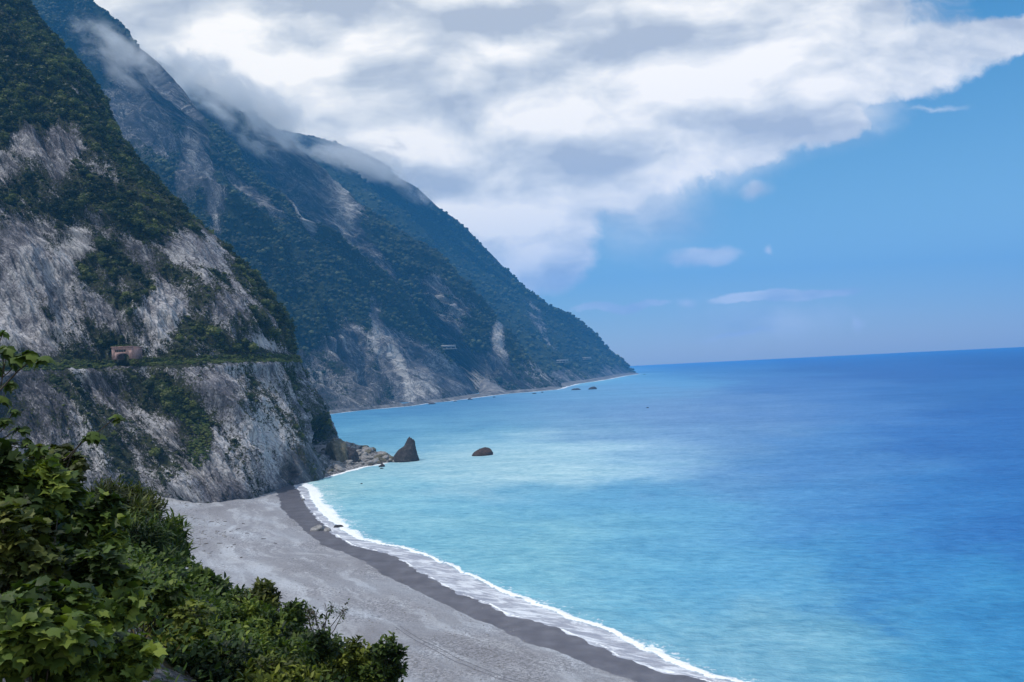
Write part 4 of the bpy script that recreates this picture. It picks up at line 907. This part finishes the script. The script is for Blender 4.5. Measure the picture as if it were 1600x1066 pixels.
track([(618, 975), (660, 1003), (712, 1030), (775, 1052), (840, 1066)]); track([(625, 973), (668, 1000), (722, 1027), (786, 1050), (850, 1063)])
track([(392, 903), (408, 916), (424, 928)], 0.2); track([(398, 901), (414, 914), (432, 926)], 0.2)
mwood, t = material('driftwood'); pos = t.n('ShaderNodeNewGeometry').outputs['Position']
col = t.ramp(t.noise(pos, 3.5, 5, 0.7), [(0.35, (0.035, 0.026, 0.022)), (0.7, (0.12, 0.095, 0.08))])
b = t.n('ShaderNodeBsdfPrincipled', {'Base Color': col, 'Roughness': 0.9}); t.L.new(b.outputs[0], t.n('ShaderNodeOutputMaterial').inputs[0])
def tube(pts, rad, k=6):
    pts = np.asarray(pts, float); n = len(pts); T2 = np.gradient(pts, axis=0); T2 /= np.linalg.norm(T2, axis=1)[:, None] + 1e-9
    up = np.where(np.abs(T2[:, 2:3]) > 0.9, [[1., 0, 0]], [[0, 0, 1.]]); A4 = np.cross(T2, up); A4 /= np.linalg.norm(A4, axis=1)[:, None] + 1e-9; B4 = np.cross(T2, A4)
    th = np.arange(k) / k * 2 * math.pi; rad = np.broadcast_to(np.asarray(rad, float), (n,))
    V = pts[:, None] + rad[:, None, None] * (np.cos(th)[None, :, None] * A4[:, None] + np.sin(th)[None, :, None] * B4[:, None])
    i = np.arange(n * k).reshape(n, k); j = np.roll(i, -1, axis=1)
    return V.reshape(-1, 3), np.stack([i[:-1], j[:-1], j[1:], i[1:]], -1).reshape(-1, 4)
rd = np.random.default_rng(3)
drift = [(276, 808, 6.5, 'long bent driftwood log on the upper beach below the cliff', None), (262, 812, 4.0, 'short forked driftwood log just left of the long bent one', None)]
for (px, py) in [(285, 822), (300, 829), (340, 827), (372, 824), (360, 828), (310, 838), (322, 846), (290, 835), (352, 812), (268, 826), (345, 845), (380, 815), (430, 842), (300, 846), (275, 838), (330, 812), (366, 848), (412, 836), (386, 830), (258, 820)]:
    drift.append((px, py, 0.7 + 1.5 * rd.random(), 'small dark stick of driftwood scattered on the upper beach', 'driftwood sticks on the upper beach'))
for i, (px, py, L, lab, grp) in enumerate(drift):
    g = gnd(px, py, 3.0); a = rd.uniform(-0.4, 0.5) if i > 1 else 0.12; n_ = 8; s_ = np.linspace(-L / 2, L / 2, n_); bend = rd.normal(size=n_) * 0.08 * L * 0.4
    x_ = g[0] + s_ * math.cos(a) - bend * math.sin(a); y_ = g[1] + s_ * math.sin(a) * 2 + bend * math.cos(a) * 2
    r_ = (0.10 + 0.035 * L) * np.interp(np.linspace(0, 1, n_), [0, .1, .9, 1], [.5, 1, .7, .2])
    z_ = bz(x_, y_) + r_ * 0.8; V1, f1 = tube(np.stack([x_, y_, z_], -1), r_)
    if i < 2:
        b0 = np.array([x_[5], y_[5], z_[5]]); V2, f2 = tube(np.stack([b0, b0 + [0.5, 0.9, 0.35], b0 + [0.8, 1.9, 0.8]]), [0.14, 0.1, 0.04]); f1 = np.concatenate([f1, f2 + len(V1)]); V1 = np.concatenate([V1, V2])
    tag(mesh_obj('driftwood', V1, f1, mwood, smooth=True), lab, 'driftwood', grp)

def scatter_stones(n, box_, smin, smax, seed, label, name, mat, wfun=None, zoff=2.8):
    r = np.random.default_rng(seed); qx, qy = r.uniform(box_[0], box_[1], n), r.uniform(box_[2], box_[3], n)
    if wfun is not None: kp = r.random(n) < wfun(qx, qy); qx, qy = qx[kp], qy[kp]
    g = gnd(qx, qy, zoff); z_, s_ = beach_z(g[:, 0], g[:, 1]); n = len(g); sz = smin + (smax - smin) * r.random(n) ** 4
    V, f = ico(1); D = V[None] * (1 + 0.3 * r.normal(size=(n, len(V), 1)) * 0.6) * sz[:, None, None] * np.stack([r.uniform(.8, 1.6, n), r.uniform(.8, 1.3, n), r.uniform(.4, .8, n)], -1)[:, None]
    D = D + np.stack([g[:, 0], g[:, 1], z_], -1)[:, None]
    tag(mesh_obj(name, D.reshape(-1, 3), (f[None] + (np.arange(n) * len(V))[:, None, None]).reshape(-1, 3), mat), label, kind='stuff')
scatter_stones(5200, (205, 470, 780, 900), 0.10, 0.55, 1, 'small stones strewn over the upper beach', 'stones', mr_pale, lambda x, y: np.clip(ell(x, y, 245, 812, 130, 60, 12) * 1.6 + 0.05, 0, 1))
scatter_stones(1500, (210, 470, 790, 900), 0.10, 0.38, 2, 'dark bits of drift debris on the upper beach', 'debris', mwood, lambda x, y: np.clip(ell(x, y, 290, 828, 150, 40, 8) * 1.3, 0, 1) * (perlin(np.stack([x / 14, y / 5, 0 * x], -1)) > 0.15))
scatter_stones(2600, (300, 820, 860, 1066), 0.06, 0.22, 3, 'scattered pale stones on the lower beach', 'stones', mr_pale)

# ------------------------------------------------------------------ hillside under the viewer
def hill_z(X, Y):
    z = 57.4 - 0.642 * X - 0.427 * Y
    s = (X + 2.2) * 0.80 + (Y - 24.5) * 0.38          # beyond this line the slope breaks away
    s2 = Y - 33 
    z = z - 1.5 * np.maximum(s - 1.5, 0) - 1.1 * np.maximum(s2, 0)
    z = np.where(X < -14, z - 0.35 * (-14 - X), z)
    p = np.stack([X, Y, 0 * X], -1)
    return z + 0.45 * fbm(p / 5.0, 4) + 0.12 * fbm(p / 0.9, 3)
gx, gy = np.meshgrid(np.linspace(-42, 16, 330), np.linspace(-6, 62, 360)); gz = hill_z(gx, gy)
mh, t = material('rocky_hillside'); pos = t.n('ShaderNodeNewGeometry').outputs['Position']
n1 = t.noise(pos, 0.9, 7, 0.7); n2 = t.noise(pos, 5, 6, 0.75)
rkc = t.ramp(n2, [(0.35, (0.06, 0.058, 0.06)), (0.5, (0.22, 0.22, 0.235)), (0.66, (0.50, 0.50, 0.52))])
grc = t.ramp(n2, [(0.35, (0.022, 0.024, 0.010)), (0.5, (0.06, 0.055, 0.02)), (0.7, (0.13, 0.095, 0.035))])
col = t.mix(t.mr(n1, 0.46, 0.54), rkc, grc)
bp = t.n('ShaderNodeBump', {'Strength': 1.0, 'Distance': 0.25, 'Height': t.m('ADD', n1, n2)})
b = t.n('ShaderNodeBsdfPrincipled', {'Base Color': col, 'Roughness': 0.95, 'Normal': bp.outputs[0]}); t.L.new(b.outputs[0], t.n('ShaderNodeOutputMaterial').inputs[0])
tag(mesh_obj('hillside', np.stack([gx, gy, gz], -1).reshape(-1, 3), grid_faces(*gx.shape), mh, smooth=True), 'steep rocky hillside under the viewer', 'hillside', kind='structure')

# ------------------------------------------------------------------ foreground shrubs
def leaf_shapes():
    oval = (np.array([(0, 0, 0), (-.24, .38, .05), (0, .42, -.03), (.24, .38, .05), (-.17, .75, .01), (0, .76, -.06), (.17, .75, .01), (0, 1.05, -.14)]),
            np.array([(0, 2, 1), (0, 3, 2), (1, 2, 4), (2, 5, 4), (2, 3, 5), (3, 6, 5), (4, 5, 7), (5, 6, 7)]))
    a = []      # lobed leaf: five points, cut between
    for k, (ang, r_) in enumerate([(-155, .36), (-112, .58), (-84, .50), (-48, .78), (-22, .66), (0, 1.06), (20, .68), (52, .76), (84, .52), (110, .60), (155, .34)]):
        x_, y_ = r_ * math.sin(R(ang)), 0.28 + r_ * math.cos(R(ang)) * 0.9; a.append((x_ * .86, y_, -0.30 * r_ * r_ + (0.05 if r_ < .55 else 0)))
    lob = (np.array([(0, .28, .04)] + a + [(0, 0, 0)]), np.array([(0, i + 1, i) for i in range(1, 11)] + [(0, 1, 12), (0, 12, 11)]))
    nar = (np.array([(0, 0, 0), (-.09, .45, .02), (.09, .45, .02), (0, 1.0, -.08)]), np.array([(0, 2, 1), (1, 2, 3)]))
    return dict(oval=oval, lobed=lob, narrow=nar)
SH = leaf_shapes()
def leaves(pos, ax, nm, size, shape):
    tv, tf = SH[shape]; ax = ax / (np.linalg.norm(ax, axis=1)[:, None] + 1e-9)
    nm = nm - (nm * ax).sum(1)[:, None] * ax; nm /= np.linalg.norm(nm, axis=1)[:, None] + 1e-9; sd_ = np.cross(ax, nm)
    V = pos[:, None] + size[:, None, None] * (tv[None, :, 0:1] * sd_[:, None] + tv[None, :, 1:2] * ax[:, None] + tv[None, :, 2:3] * nm[:, None])
    f = tf[None] + (np.arange(len(pos)) * len(tv))[:, None, None]
    return V.reshape(-1, 3), f.reshape(-1, 3), len(tv)
ml = {'green': leaf_mat('green_leaves', (0.020, 0.038, 0.010), (0.072, 0.118, 0.024), (0.20, 0.25, 0.04)),
      'dark': leaf_mat('dark_leaves', (0.012, 0.026, 0.009), (0.042, 0.074, 0.020), (0.12, 0.165, 0.038)),
      'yellow': leaf_mat('yellow_green_leaves', (0.040, 0.055, 0.012), (0.11, 0.14, 0.022), (0.21, 0.24, 0.04)),
      'olive': leaf_mat('olive_leaves', (0.026, 0.034, 0.010), (0.066, 0.088, 0.020), (0.16, 0.17, 0.040))}
def shrub(px, py, y, rx, rz_, kind, shape, lsz, ntw, label, seed, nl=9, name='shrub', ry=None, bare=0.0, stems=1.0, lumps=14, root=None, group=None, open_=0.0):
    r = np.random.default_rng(seed); c = at(px, py, y); s = y / F; rad = np.array([rx * s, (ry or (rx + rz_) / 2) * s, rz_ * s])
    gz_ = float(hill_z(np.array([c[0]]), np.array([c[1]]))[0]); base = np.array([c[0], c[1], min(gz_, c[2] - rad[2] * 0.3) - 0.1]) if root is None else at(*root)
    e = empty(name, base); tag(e, label, name.replace('_', ' '), group)
    # lumps: sub-crowns on an uneven ellipsoid
    ld = r.normal(size=(lumps, 3)); ld[:, 2] = np.abs(ld[:, 2]) * 0.9 - 0.25; ld /= np.linalg.norm(ld, axis=1)[:, None]
    lc = ld * (r.uniform(0.45, 0.92, lumps))[:, None]; lr = r.uniform(0.28, 0.5, lumps) * (1 - open_ * 0.4)
    k = r.integers(0, lumps, ntw); d = r.normal(size=(ntw, 3)); d[:, 2] += 0.35; d /= np.linalg.norm(d, axis=1)[:, None]
    tip = lc[k] + d * (lr[k] * r.uniform(0.55, 1.08, ntw) ** 0.6)[:, None]
    out = tip / (np.linalg.norm(tip, axis=1)[:, None] + 1e-6)
    tw = c + tip * rad; td = 0.6 * d + 0.5 * out + np.array([0, 0, 0.35]) + 0.25 * r.normal(size=(ntw, 3)); td /= np.linalg.norm(td, axis=1)[:, None]
    bt = np.clip(0.42 + 0.25 * r.normal(size=lumps)[k] + 0.12 * r.normal(size=ntw), 0, 1)
    keep = r.random(ntw) >= bare
    tl = lsz * 3.2
    K_ = keep.sum(); ph = r.uniform(0, 6.28, (K_, nl)) ; along = r.uniform(0, 1, (K_, nl)) ** 0.7
    TD = td[keep][:, None]; a1 = np.cross(TD, [0.3, 0.2, 0.9]); a1 /= np.linalg.norm(a1, axis=2)[..., None] + 1e-9; a2 = np.cross(TD, a1)
    rd_ = np.cos(ph)[..., None] * a1 + np.sin(ph)[..., None] * a2
    pos_ = tw[keep][:, None] + TD * ((along - 1) * tl)[..., None] + 0.12 * lsz * r.normal(size=(K_, nl, 3))
    ax_ = rd_ * 1.0 + TD * (0.25 + 0.8 * along)[..., None] + np.array([0, 0, -0.22]); nm_ = TD * 0.7 + np.array([0, 0, 0.9]) + 0.35 * r.normal(size=(K_, nl, 3))
    sz_ = lsz * r.uniform(0.6, 1.2, (K_, nl)); tint = np.clip(bt[keep][:, None] + 0.16 * r.normal(size=(K_, nl)), 0, 1)
    V, f, nv = leaves(pos_.reshape(-1, 3), ax_.reshape(-1, 3), nm_.reshape(-1, 3), sz_.ravel(), shape)
    o = mesh_obj('crown', V - base, f, ml[kind], e, attrs={'tint': ('FLOAT', np.repeat(tint.ravel(), nv))})
    # stems
    Vs, Fs, n0 = [], [], 0
    def add(pts, rd2, kk=5):
        nonlocal n0
        V1, f1 = tube(pts, rd2, kk); Vs.append(V1); Fs.append(f1 + n0); n0 += len(V1)
    rb_ = 0.022 * rad.mean() * stems + 0.006
    fork = base + (c - base) * 0.35
    for j in range(lumps):
        e_ = c + lc[j] * rad; mid = (fork + e_) / 2 + 0.12 * rad * r.normal(size=3)
        add([base + 0.1 * rad[0] * r.normal(size=3) * [1, 1, 0], fork + 0.06 * rad * r.normal(size=3), mid, e_], [rb_, rb_ * .8, rb_ * .5, rb_ * .28])
        for q_ in np.where(k == j)[0][:max(4, int(ntw * (0.5 if bare else 0.12) / lumps))]:
            mm = (e_ + tw[q_]) / 2 + 0.05 * rad * r.normal(size=3); add([e_, mm, tw[q_] - td[q_] * tl * .5, tw[q_]], [rb_ * .3, rb_ * .2, rb_ * .13, rb_ * .06], 4)
    mesh_obj('stems', np.concatenate(Vs) - base, np.concatenate(Fs), mat_bark, e, smooth=True)
    return e
SHRUBS = [
 # px, py, y, rx, rz, kind, shape, leaf, twigs, label, extra
 (15, 790, 8.0, 92, 84, 'green', 'lobed', 0.108, 525, 'dense lobed-leaf bush just below the sapling on the hillside edge', dict()),
 (92, 735, 11, 54, 36, 'olive', 'lobed', 0.094, 385, 'olive bush with reddish yellow leaf tips against the shaded cliff foot', dict()),
 (120, 845, 9.0, 90, 80, 'green', 'lobed', 0.108, 455, 'green bush with large drooping lobed leaves beside the dark thicket', dict()),
 (15, 880, 6.5, 90, 90, 'olive', 'lobed', 0.086, 455, 'yellow-tinged bush at the edge of the photo in the middle of the hillside', dict()),
 (110, 950, 6.8, 120, 80, 'green', 'lobed', 0.086, 665, 'mid green bush above the bare rock patch on the hillside', dict()),
 (35, 1010, 5.2, 120, 90, 'green', 'lobed', 0.086, 595, 'big leafy bush filling the bottom corner of the photo', dict()),
 (150, 1055, 5.6, 90, 56, 'green', 'lobed', 0.079, 455, 'bluish green bush at the bottom beside the bare rock patch', dict()),
 (185, 800, 30, 66, 52, 'olive', 'narrow', .42, 800, 'feathery olive thicket crown where the hillside meets the cliff foot', dict(nl=12)),
 (190, 880, 27, 80, 70, 'dark', 'narrow', .40, 1000, 'very dark feathery thicket in the hollow of the hillside', dict(nl=12)),
 (240, 870, 31, 58, 76, 'green', 'narrow', .42, 900, 'tall bright-topped feathery thicket next to the pale shingle', dict(nl=12)),
 (272, 866, 33, 26, 24, 'dark', 'oval', .30, 200, 'small dark shrub sticking out over the shingle', dict()),
 (305, 928, 28, 46, 36, 'dark', 'oval', .30, 420, 'rounded dark shrub between the feathery thicket and the beach', dict()),
 (255, 935, 24, 60, 46, 'dark', 'oval', .26, 520, 'low dark shrub behind the large-leaved branch spray', dict()),
 (215, 935, 11, 64, 30, 'green', 'lobed', 0.094, 227, 'large-leaved spray reaching over the rock patch', dict(lumps=8, open_=.4)),
 (270, 990, 14, 70, 46, 'yellow', 'lobed', 0.101, 455, 'yellow-green large-leaved bush right of the bare rock patch', dict()),
 (345, 985, 20, 60, 46, 'green', 'oval', .17, 620, 'olive green shrub in the middle of the lower thicket', dict()),
 (405, 955, 24, 36, 40, 'olive', 'oval', .17, 420, 'upright tufted shrub whose pointed top stands before the beach', dict()),
 (375, 945, 25, 26, 22, 'green', 'oval', .18, 200, 'small bushy tuft left of the upright pointed shrub', dict()),
 (440, 985, 22, 40, 40, 'green', 'oval', .16, 480, 'rounded green shrub right of the upright pointed shrub', dict()),
 (390, 1040, 15, 90, 52, 'green', 'oval', .13, 900, 'wide mid green shrub at the bottom of the lower thicket', dict()),
 (300, 1050, 12, 80, 44, 'dark', 'oval', .12, 700, 'dense small-leaved shrub at the bottom right of the rock patch', dict()),
 (478, 1030, 18, 52, 48, 'dark', 'oval', .15, 560, 'dark glossy shrub under the bare twigs', dict()),
 (532, 1040, 20, 44, 38, 'yellow', 'oval', .16, 420, 'bright yellow-green shrub right of the bare twigs', dict()),
 (585, 1058, 20, 40, 30, 'green', 'oval', .15, 360, 'low green shrub between the yellow shrub and the spindly one', dict()),
 (608, 1028, 20, 32, 36, 'dark', 'oval', .17, 110, 'spindly dark shrub with sparse round leaf clusters above the shingle', dict(lumps=9, open_=.9)),
 (430, 1062, 12, 80, 26, 'yellow', 'oval', .13, 420, 'light green broad-leaved shrub along the bottom edge', dict()),
]
for i, (px, py, y, rx, rz_, kd, shp, ls, nt, lab, ex) in enumerate(SHRUBS):
    shrub(px, py, y, rx, rz_, kd, shp, ls, nt, lab, 300 + i, **ex)
shrub(510, 968, 21, 38, 44, 'dark', 'oval', .11, 150, 'nearly bare twiggy shrub standing out against the shingle', 400, nl=4, bare=0.72, stems=1.3, lumps=10, root=(495, 1040, 21), open_=.5)
# two branch sprays with few big leaves, reaching out from the sapling
def spray(pts, y, tips, label, seed, name='branch'):
    r = np.random.default_rng(seed); P3 = np.array([at(a, b_, y + c_) for a, b_, c_ in pts]); base = P3[0]; k_ = (len(name) > 6)
    e = empty(name, base); tag(e, label, name)
    V1, f1 = tube(P3, np.linspace(0.009, 0.004, len(P3)))
    if name == 'sapling':
        for a, b_, n_, s_ in tips:
            tp_ = at(a, b_, y); m_ = P3[np.argmin(np.linalg.norm(P3 - tp_ + np.array([0, 0, .25]), axis=1))]; V2, f2 = tube(np.stack([m_, (m_ + tp_) / 2 + [0, 0, -.03], tp_]), [.006, .005, .003]); f1 = np.concatenate([f1, f2 + len(V1)]); V1 = np.concatenate([V1, V2])
    mesh_obj('twig', V1 - base, f1, mat_bark, e, smooth=True)
    pos, ax, nm, sz_ = [], [], [], []
    for a, b_, n_, s_ in tips:
        c_ = at(a, b_, y)
        for j in range(n_):
            th = j / n_ * 6.28 + r.uniform(-.3, .3); pos.append(c_ + 0.02 * r.normal(size=3)); ax.append((math.cos(th), 0.6 * math.sin(th) - .1, -0.55 + 0.35 * r.normal())); nm.append((0.35 * r.normal() + .5 * math.cos(th), -0.35 + .3 * math.sin(th), 1)); sz_.append(s_ * .78 * r.uniform(.6, 1.2))
    V, f, nv = leaves(np.array(pos), np.array(ax), np.array(nm), np.array(sz_), 'lobed')
    mesh_obj('foliage', V - base, f, ml['green'], e, attrs={'tint': ('FLOAT', np.repeat(r.uniform(.15, .62, len(pos)), nv))})
spray([(95, 760, 1), (110, 715, .4), (126, 692, 0), (144, 674, 0)], 9, [(146, 676, 9, .15), (136, 684, 4, .12)], 'twig ending in a star of large leaves in front of the lower cliff', 1)
spray([(100, 720, .5), (130, 690, .2), (160, 670, 0), (182, 650, 0)], 9, [(184, 650, 7, .12)], 'long thin twig with a small leaf tuft, highest one in front of the lower cliff', 2)
spray([(0, 610, 0), (28, 580, 0), (52, 562, 0), (70, 560, 0)], 8, [(70, 558, 8, .14), (48, 552, 7, .15), (22, 556, 7, .16), (8, 545, 6, .15)], 'leafy branch reaching over the left end of the road ledge', 3)
spray([(-20, 580, 0), (-5, 545, 0), (4, 522, 0)], 8, [(3, 520, 5, .10)], 'topmost leaf tuft of the sapling at the photo edge', 4)
spray([(105, 985, 0), (140, 965, 0), (170, 955, 0), (235, 945, 0)], 7.5, [(225, 925, 5, .12), (240, 950, 5, .10)], 'dark bare branch crossing above the rock patch with few leaves', 5)

spray([(-30, 760, 0), (-14, 690, 0), (-6, 640, 0), (4, 590, 0), (10, 555, 0)], 8.2, [(6, 545, 8, .13), (28, 560, 9, .13), (-4, 575, 8, .13), (14, 600, 9, .13), (2, 622, 8, .14), (24, 640, 7, .11), (4, 655, 9, .14), (30, 668, 9, .13), (10, 690, 10, .14), (44, 690, 9, .13), (66, 700, 8, .12),
    (24, 712, 10, .14), (-8, 700, 9, .14), (52, 722, 9, .13), (86, 712, 6, .11)], 'thin broad-leaved sapling whose leaf whorls stand against the shaded lower cliff', 6, 'sapling')

# undergrowth between the shrubs
r = np.random.default_rng(77); n_ = 60000
ux, uy = r.uniform(-22, 6, n_), r.uniform(2.5, 40, n_); uz = hill_z(ux, uy); up = np.stack([ux, uy, uz], -1); qx, qy = pix(up)
den_ = fbm(up / 2.2, 3); bare_ = np.maximum(ell(qx, qy, 215, 985, 28, 50, -35), ell(qx, qy, 120, 905, 20, 12)) 
kp = (den_ > -0.25) & (bare_ < 0.0) & (qx > -80) & (qx < 720) & (qy < 1150); up = up[kp]; n_ = len(up)
ax_ = r.normal(size=(n_, 3)); ax_[:, 2] = np.abs(ax_[:, 2]) * .6 + .1; nm_ = r.normal(size=(n_, 3)) * .5 + [0, 0, 1]
hgt = r.uniform(0.02, 0.7, n_); pos_ = up + np.stack([0 * hgt, 0 * hgt, hgt], -1) 
V, f, nv = leaves(pos_, ax_, nm_, r.uniform(.07, .16, n_) * np.interp(up[:, 1], [3, 30], [.8, 2.0]), 'oval')
tag(mesh_obj('undergrowth', V, f, ml['green'], attrs={'tint': ('FLOAT', np.repeat(np.clip(.4 + .5 * fbm(up / 1.5, 3) + .15 * r.normal(size=n_), 0, 1), nv))}), 'leafy undergrowth between the shrubs', 'undergrowth', kind='stuff')
n_ = 9000; ux, uy = r.uniform(-12, 0, n_), r.uniform(3, 22, n_); up = np.stack([ux, uy, hill_z(ux, uy)], -1); qx, qy = pix(up)
kp = (ell(qx, qy, 215, 985, 60, 75, -35) > 0) & (fbm(up / .8, 2) > 0.0); up = up[kp]; n_ = len(up)
ax_ = r.normal(size=(n_, 3)) * .6 + [0, 0, 1]
V, f, nv = leaves(up, ax_, r.normal(size=(n_, 3)), r.uniform(.12, .3, n_), 'narrow')
tag(mesh_obj('grass', V, f, leaf_mat('dry_grass', (0.05, 0.045, 0.015), (0.12, 0.10, 0.03), (0.22, 0.16, 0.06)), attrs={'tint': ('FLOAT', np.repeat(r.random(n_), nv))}), 'dry yellow grass around the bare rock patch', 'grass', kind='stuff')

# ------------------------------------------------------------------ mist clinging to the mountain crests
def mist(px, py, y, rx, rz_, ry, dens, label, seed, ang=0.0):
    y = adj(y); c = at(px, py, y); s = y / F; V, f = ico(3)
    m, t = material('mist'); tc_ = t.n('ShaderNodeTexCoord').outputs['Object']
    rl = t.vm('MULTIPLY', tc_, (1, 1, 1)); ln = t.vm('LENGTH', rl)
    nz = t.noise(t.vm('ADD', t.vm('MULTIPLY', tc_, (1.3, 1.3, 1.1)), (seed, 0, 0)), 1.4, 6, 0.62, dist=0.5)
    d = t.m('ADD', t.m('MULTIPLY', t.m('SUBTRACT', 1.0, ln), 0.85), t.m('MULTIPLY', t.m('SUBTRACT', nz, 0.56), 4.2))
    d = t.m('MULTIPLY', t.m('MULTIPLY', t.mr(d, 0.0, 0.9), dens), t.mr(ln, 1.0, 0.7))
    pv = t.n('ShaderNodeVolumePrincipled', {'Color': (0.97, 0.975, 0.98, 1), 'Density': d, 'Anisotropy': 0.2})
    t.L.new(pv.outputs[0], t.n('ShaderNodeOutputMaterial').inputs['Volume'])
    o = mesh_obj('mist', V, f, m); o.location = c; o.scale = (rx * s, ry, rz_ * s); o.rotation_euler = (0, R(ang), 0)
    tag(o, label, 'mist', kind='stuff')
mist(185, 85, 2250, 100, 52, 130, 0.014, 'thin mist across the top of the second mountain', 1, 38)
mist(400, 175, 2850, 140, 66, 220, 0.016, 'mist drifting along the crest of the third mountain', 2, 36)
mist(318, 130, 3080, 95, 60, 220, 0.03, 'cloud hiding the top of the third mountain', 3, 20)
mist(550, 240, 4500, 130, 50, 300, 0.012, 'cloud hiding the top of the farthest mountain', 4, 15)
mist(625, 278, 4700, 75, 30, 200, 0.008, 'wisp on the upper slope of the farthest mountain', 5, 35)


# ------------------------------------------------------------------ haze
HZ = 1520.0
hb = [(x, y, z) for z in (-9.0, HZ) for y in (-400, 13500) for x in (-12600, 12600)]
hf = [[0, 2, 3, 1], [4, 5, 7, 6], [0, 1, 5, 4], [2, 6, 7, 3], [0, 4, 6, 2], [1, 3, 7, 5]]
m, t = material('haze_air')
pv = t.n('ShaderNodeVolumePrincipled', {'Color': (0.11, 0.49, 0.97, 1), 'Density': 1.05e-4, 'Anisotropy': 0.0})
t.L.new(pv.outputs[0], t.n('ShaderNodeOutputMaterial').inputs['Volume'])
tag(mesh_obj('haze', hb, hf, m), 'thin blue haze over the whole coast', 'haze', kind='stuff')
print('max z', max(float(d['P'][..., 2].max()) for d in (near, m2, m3, m4)))
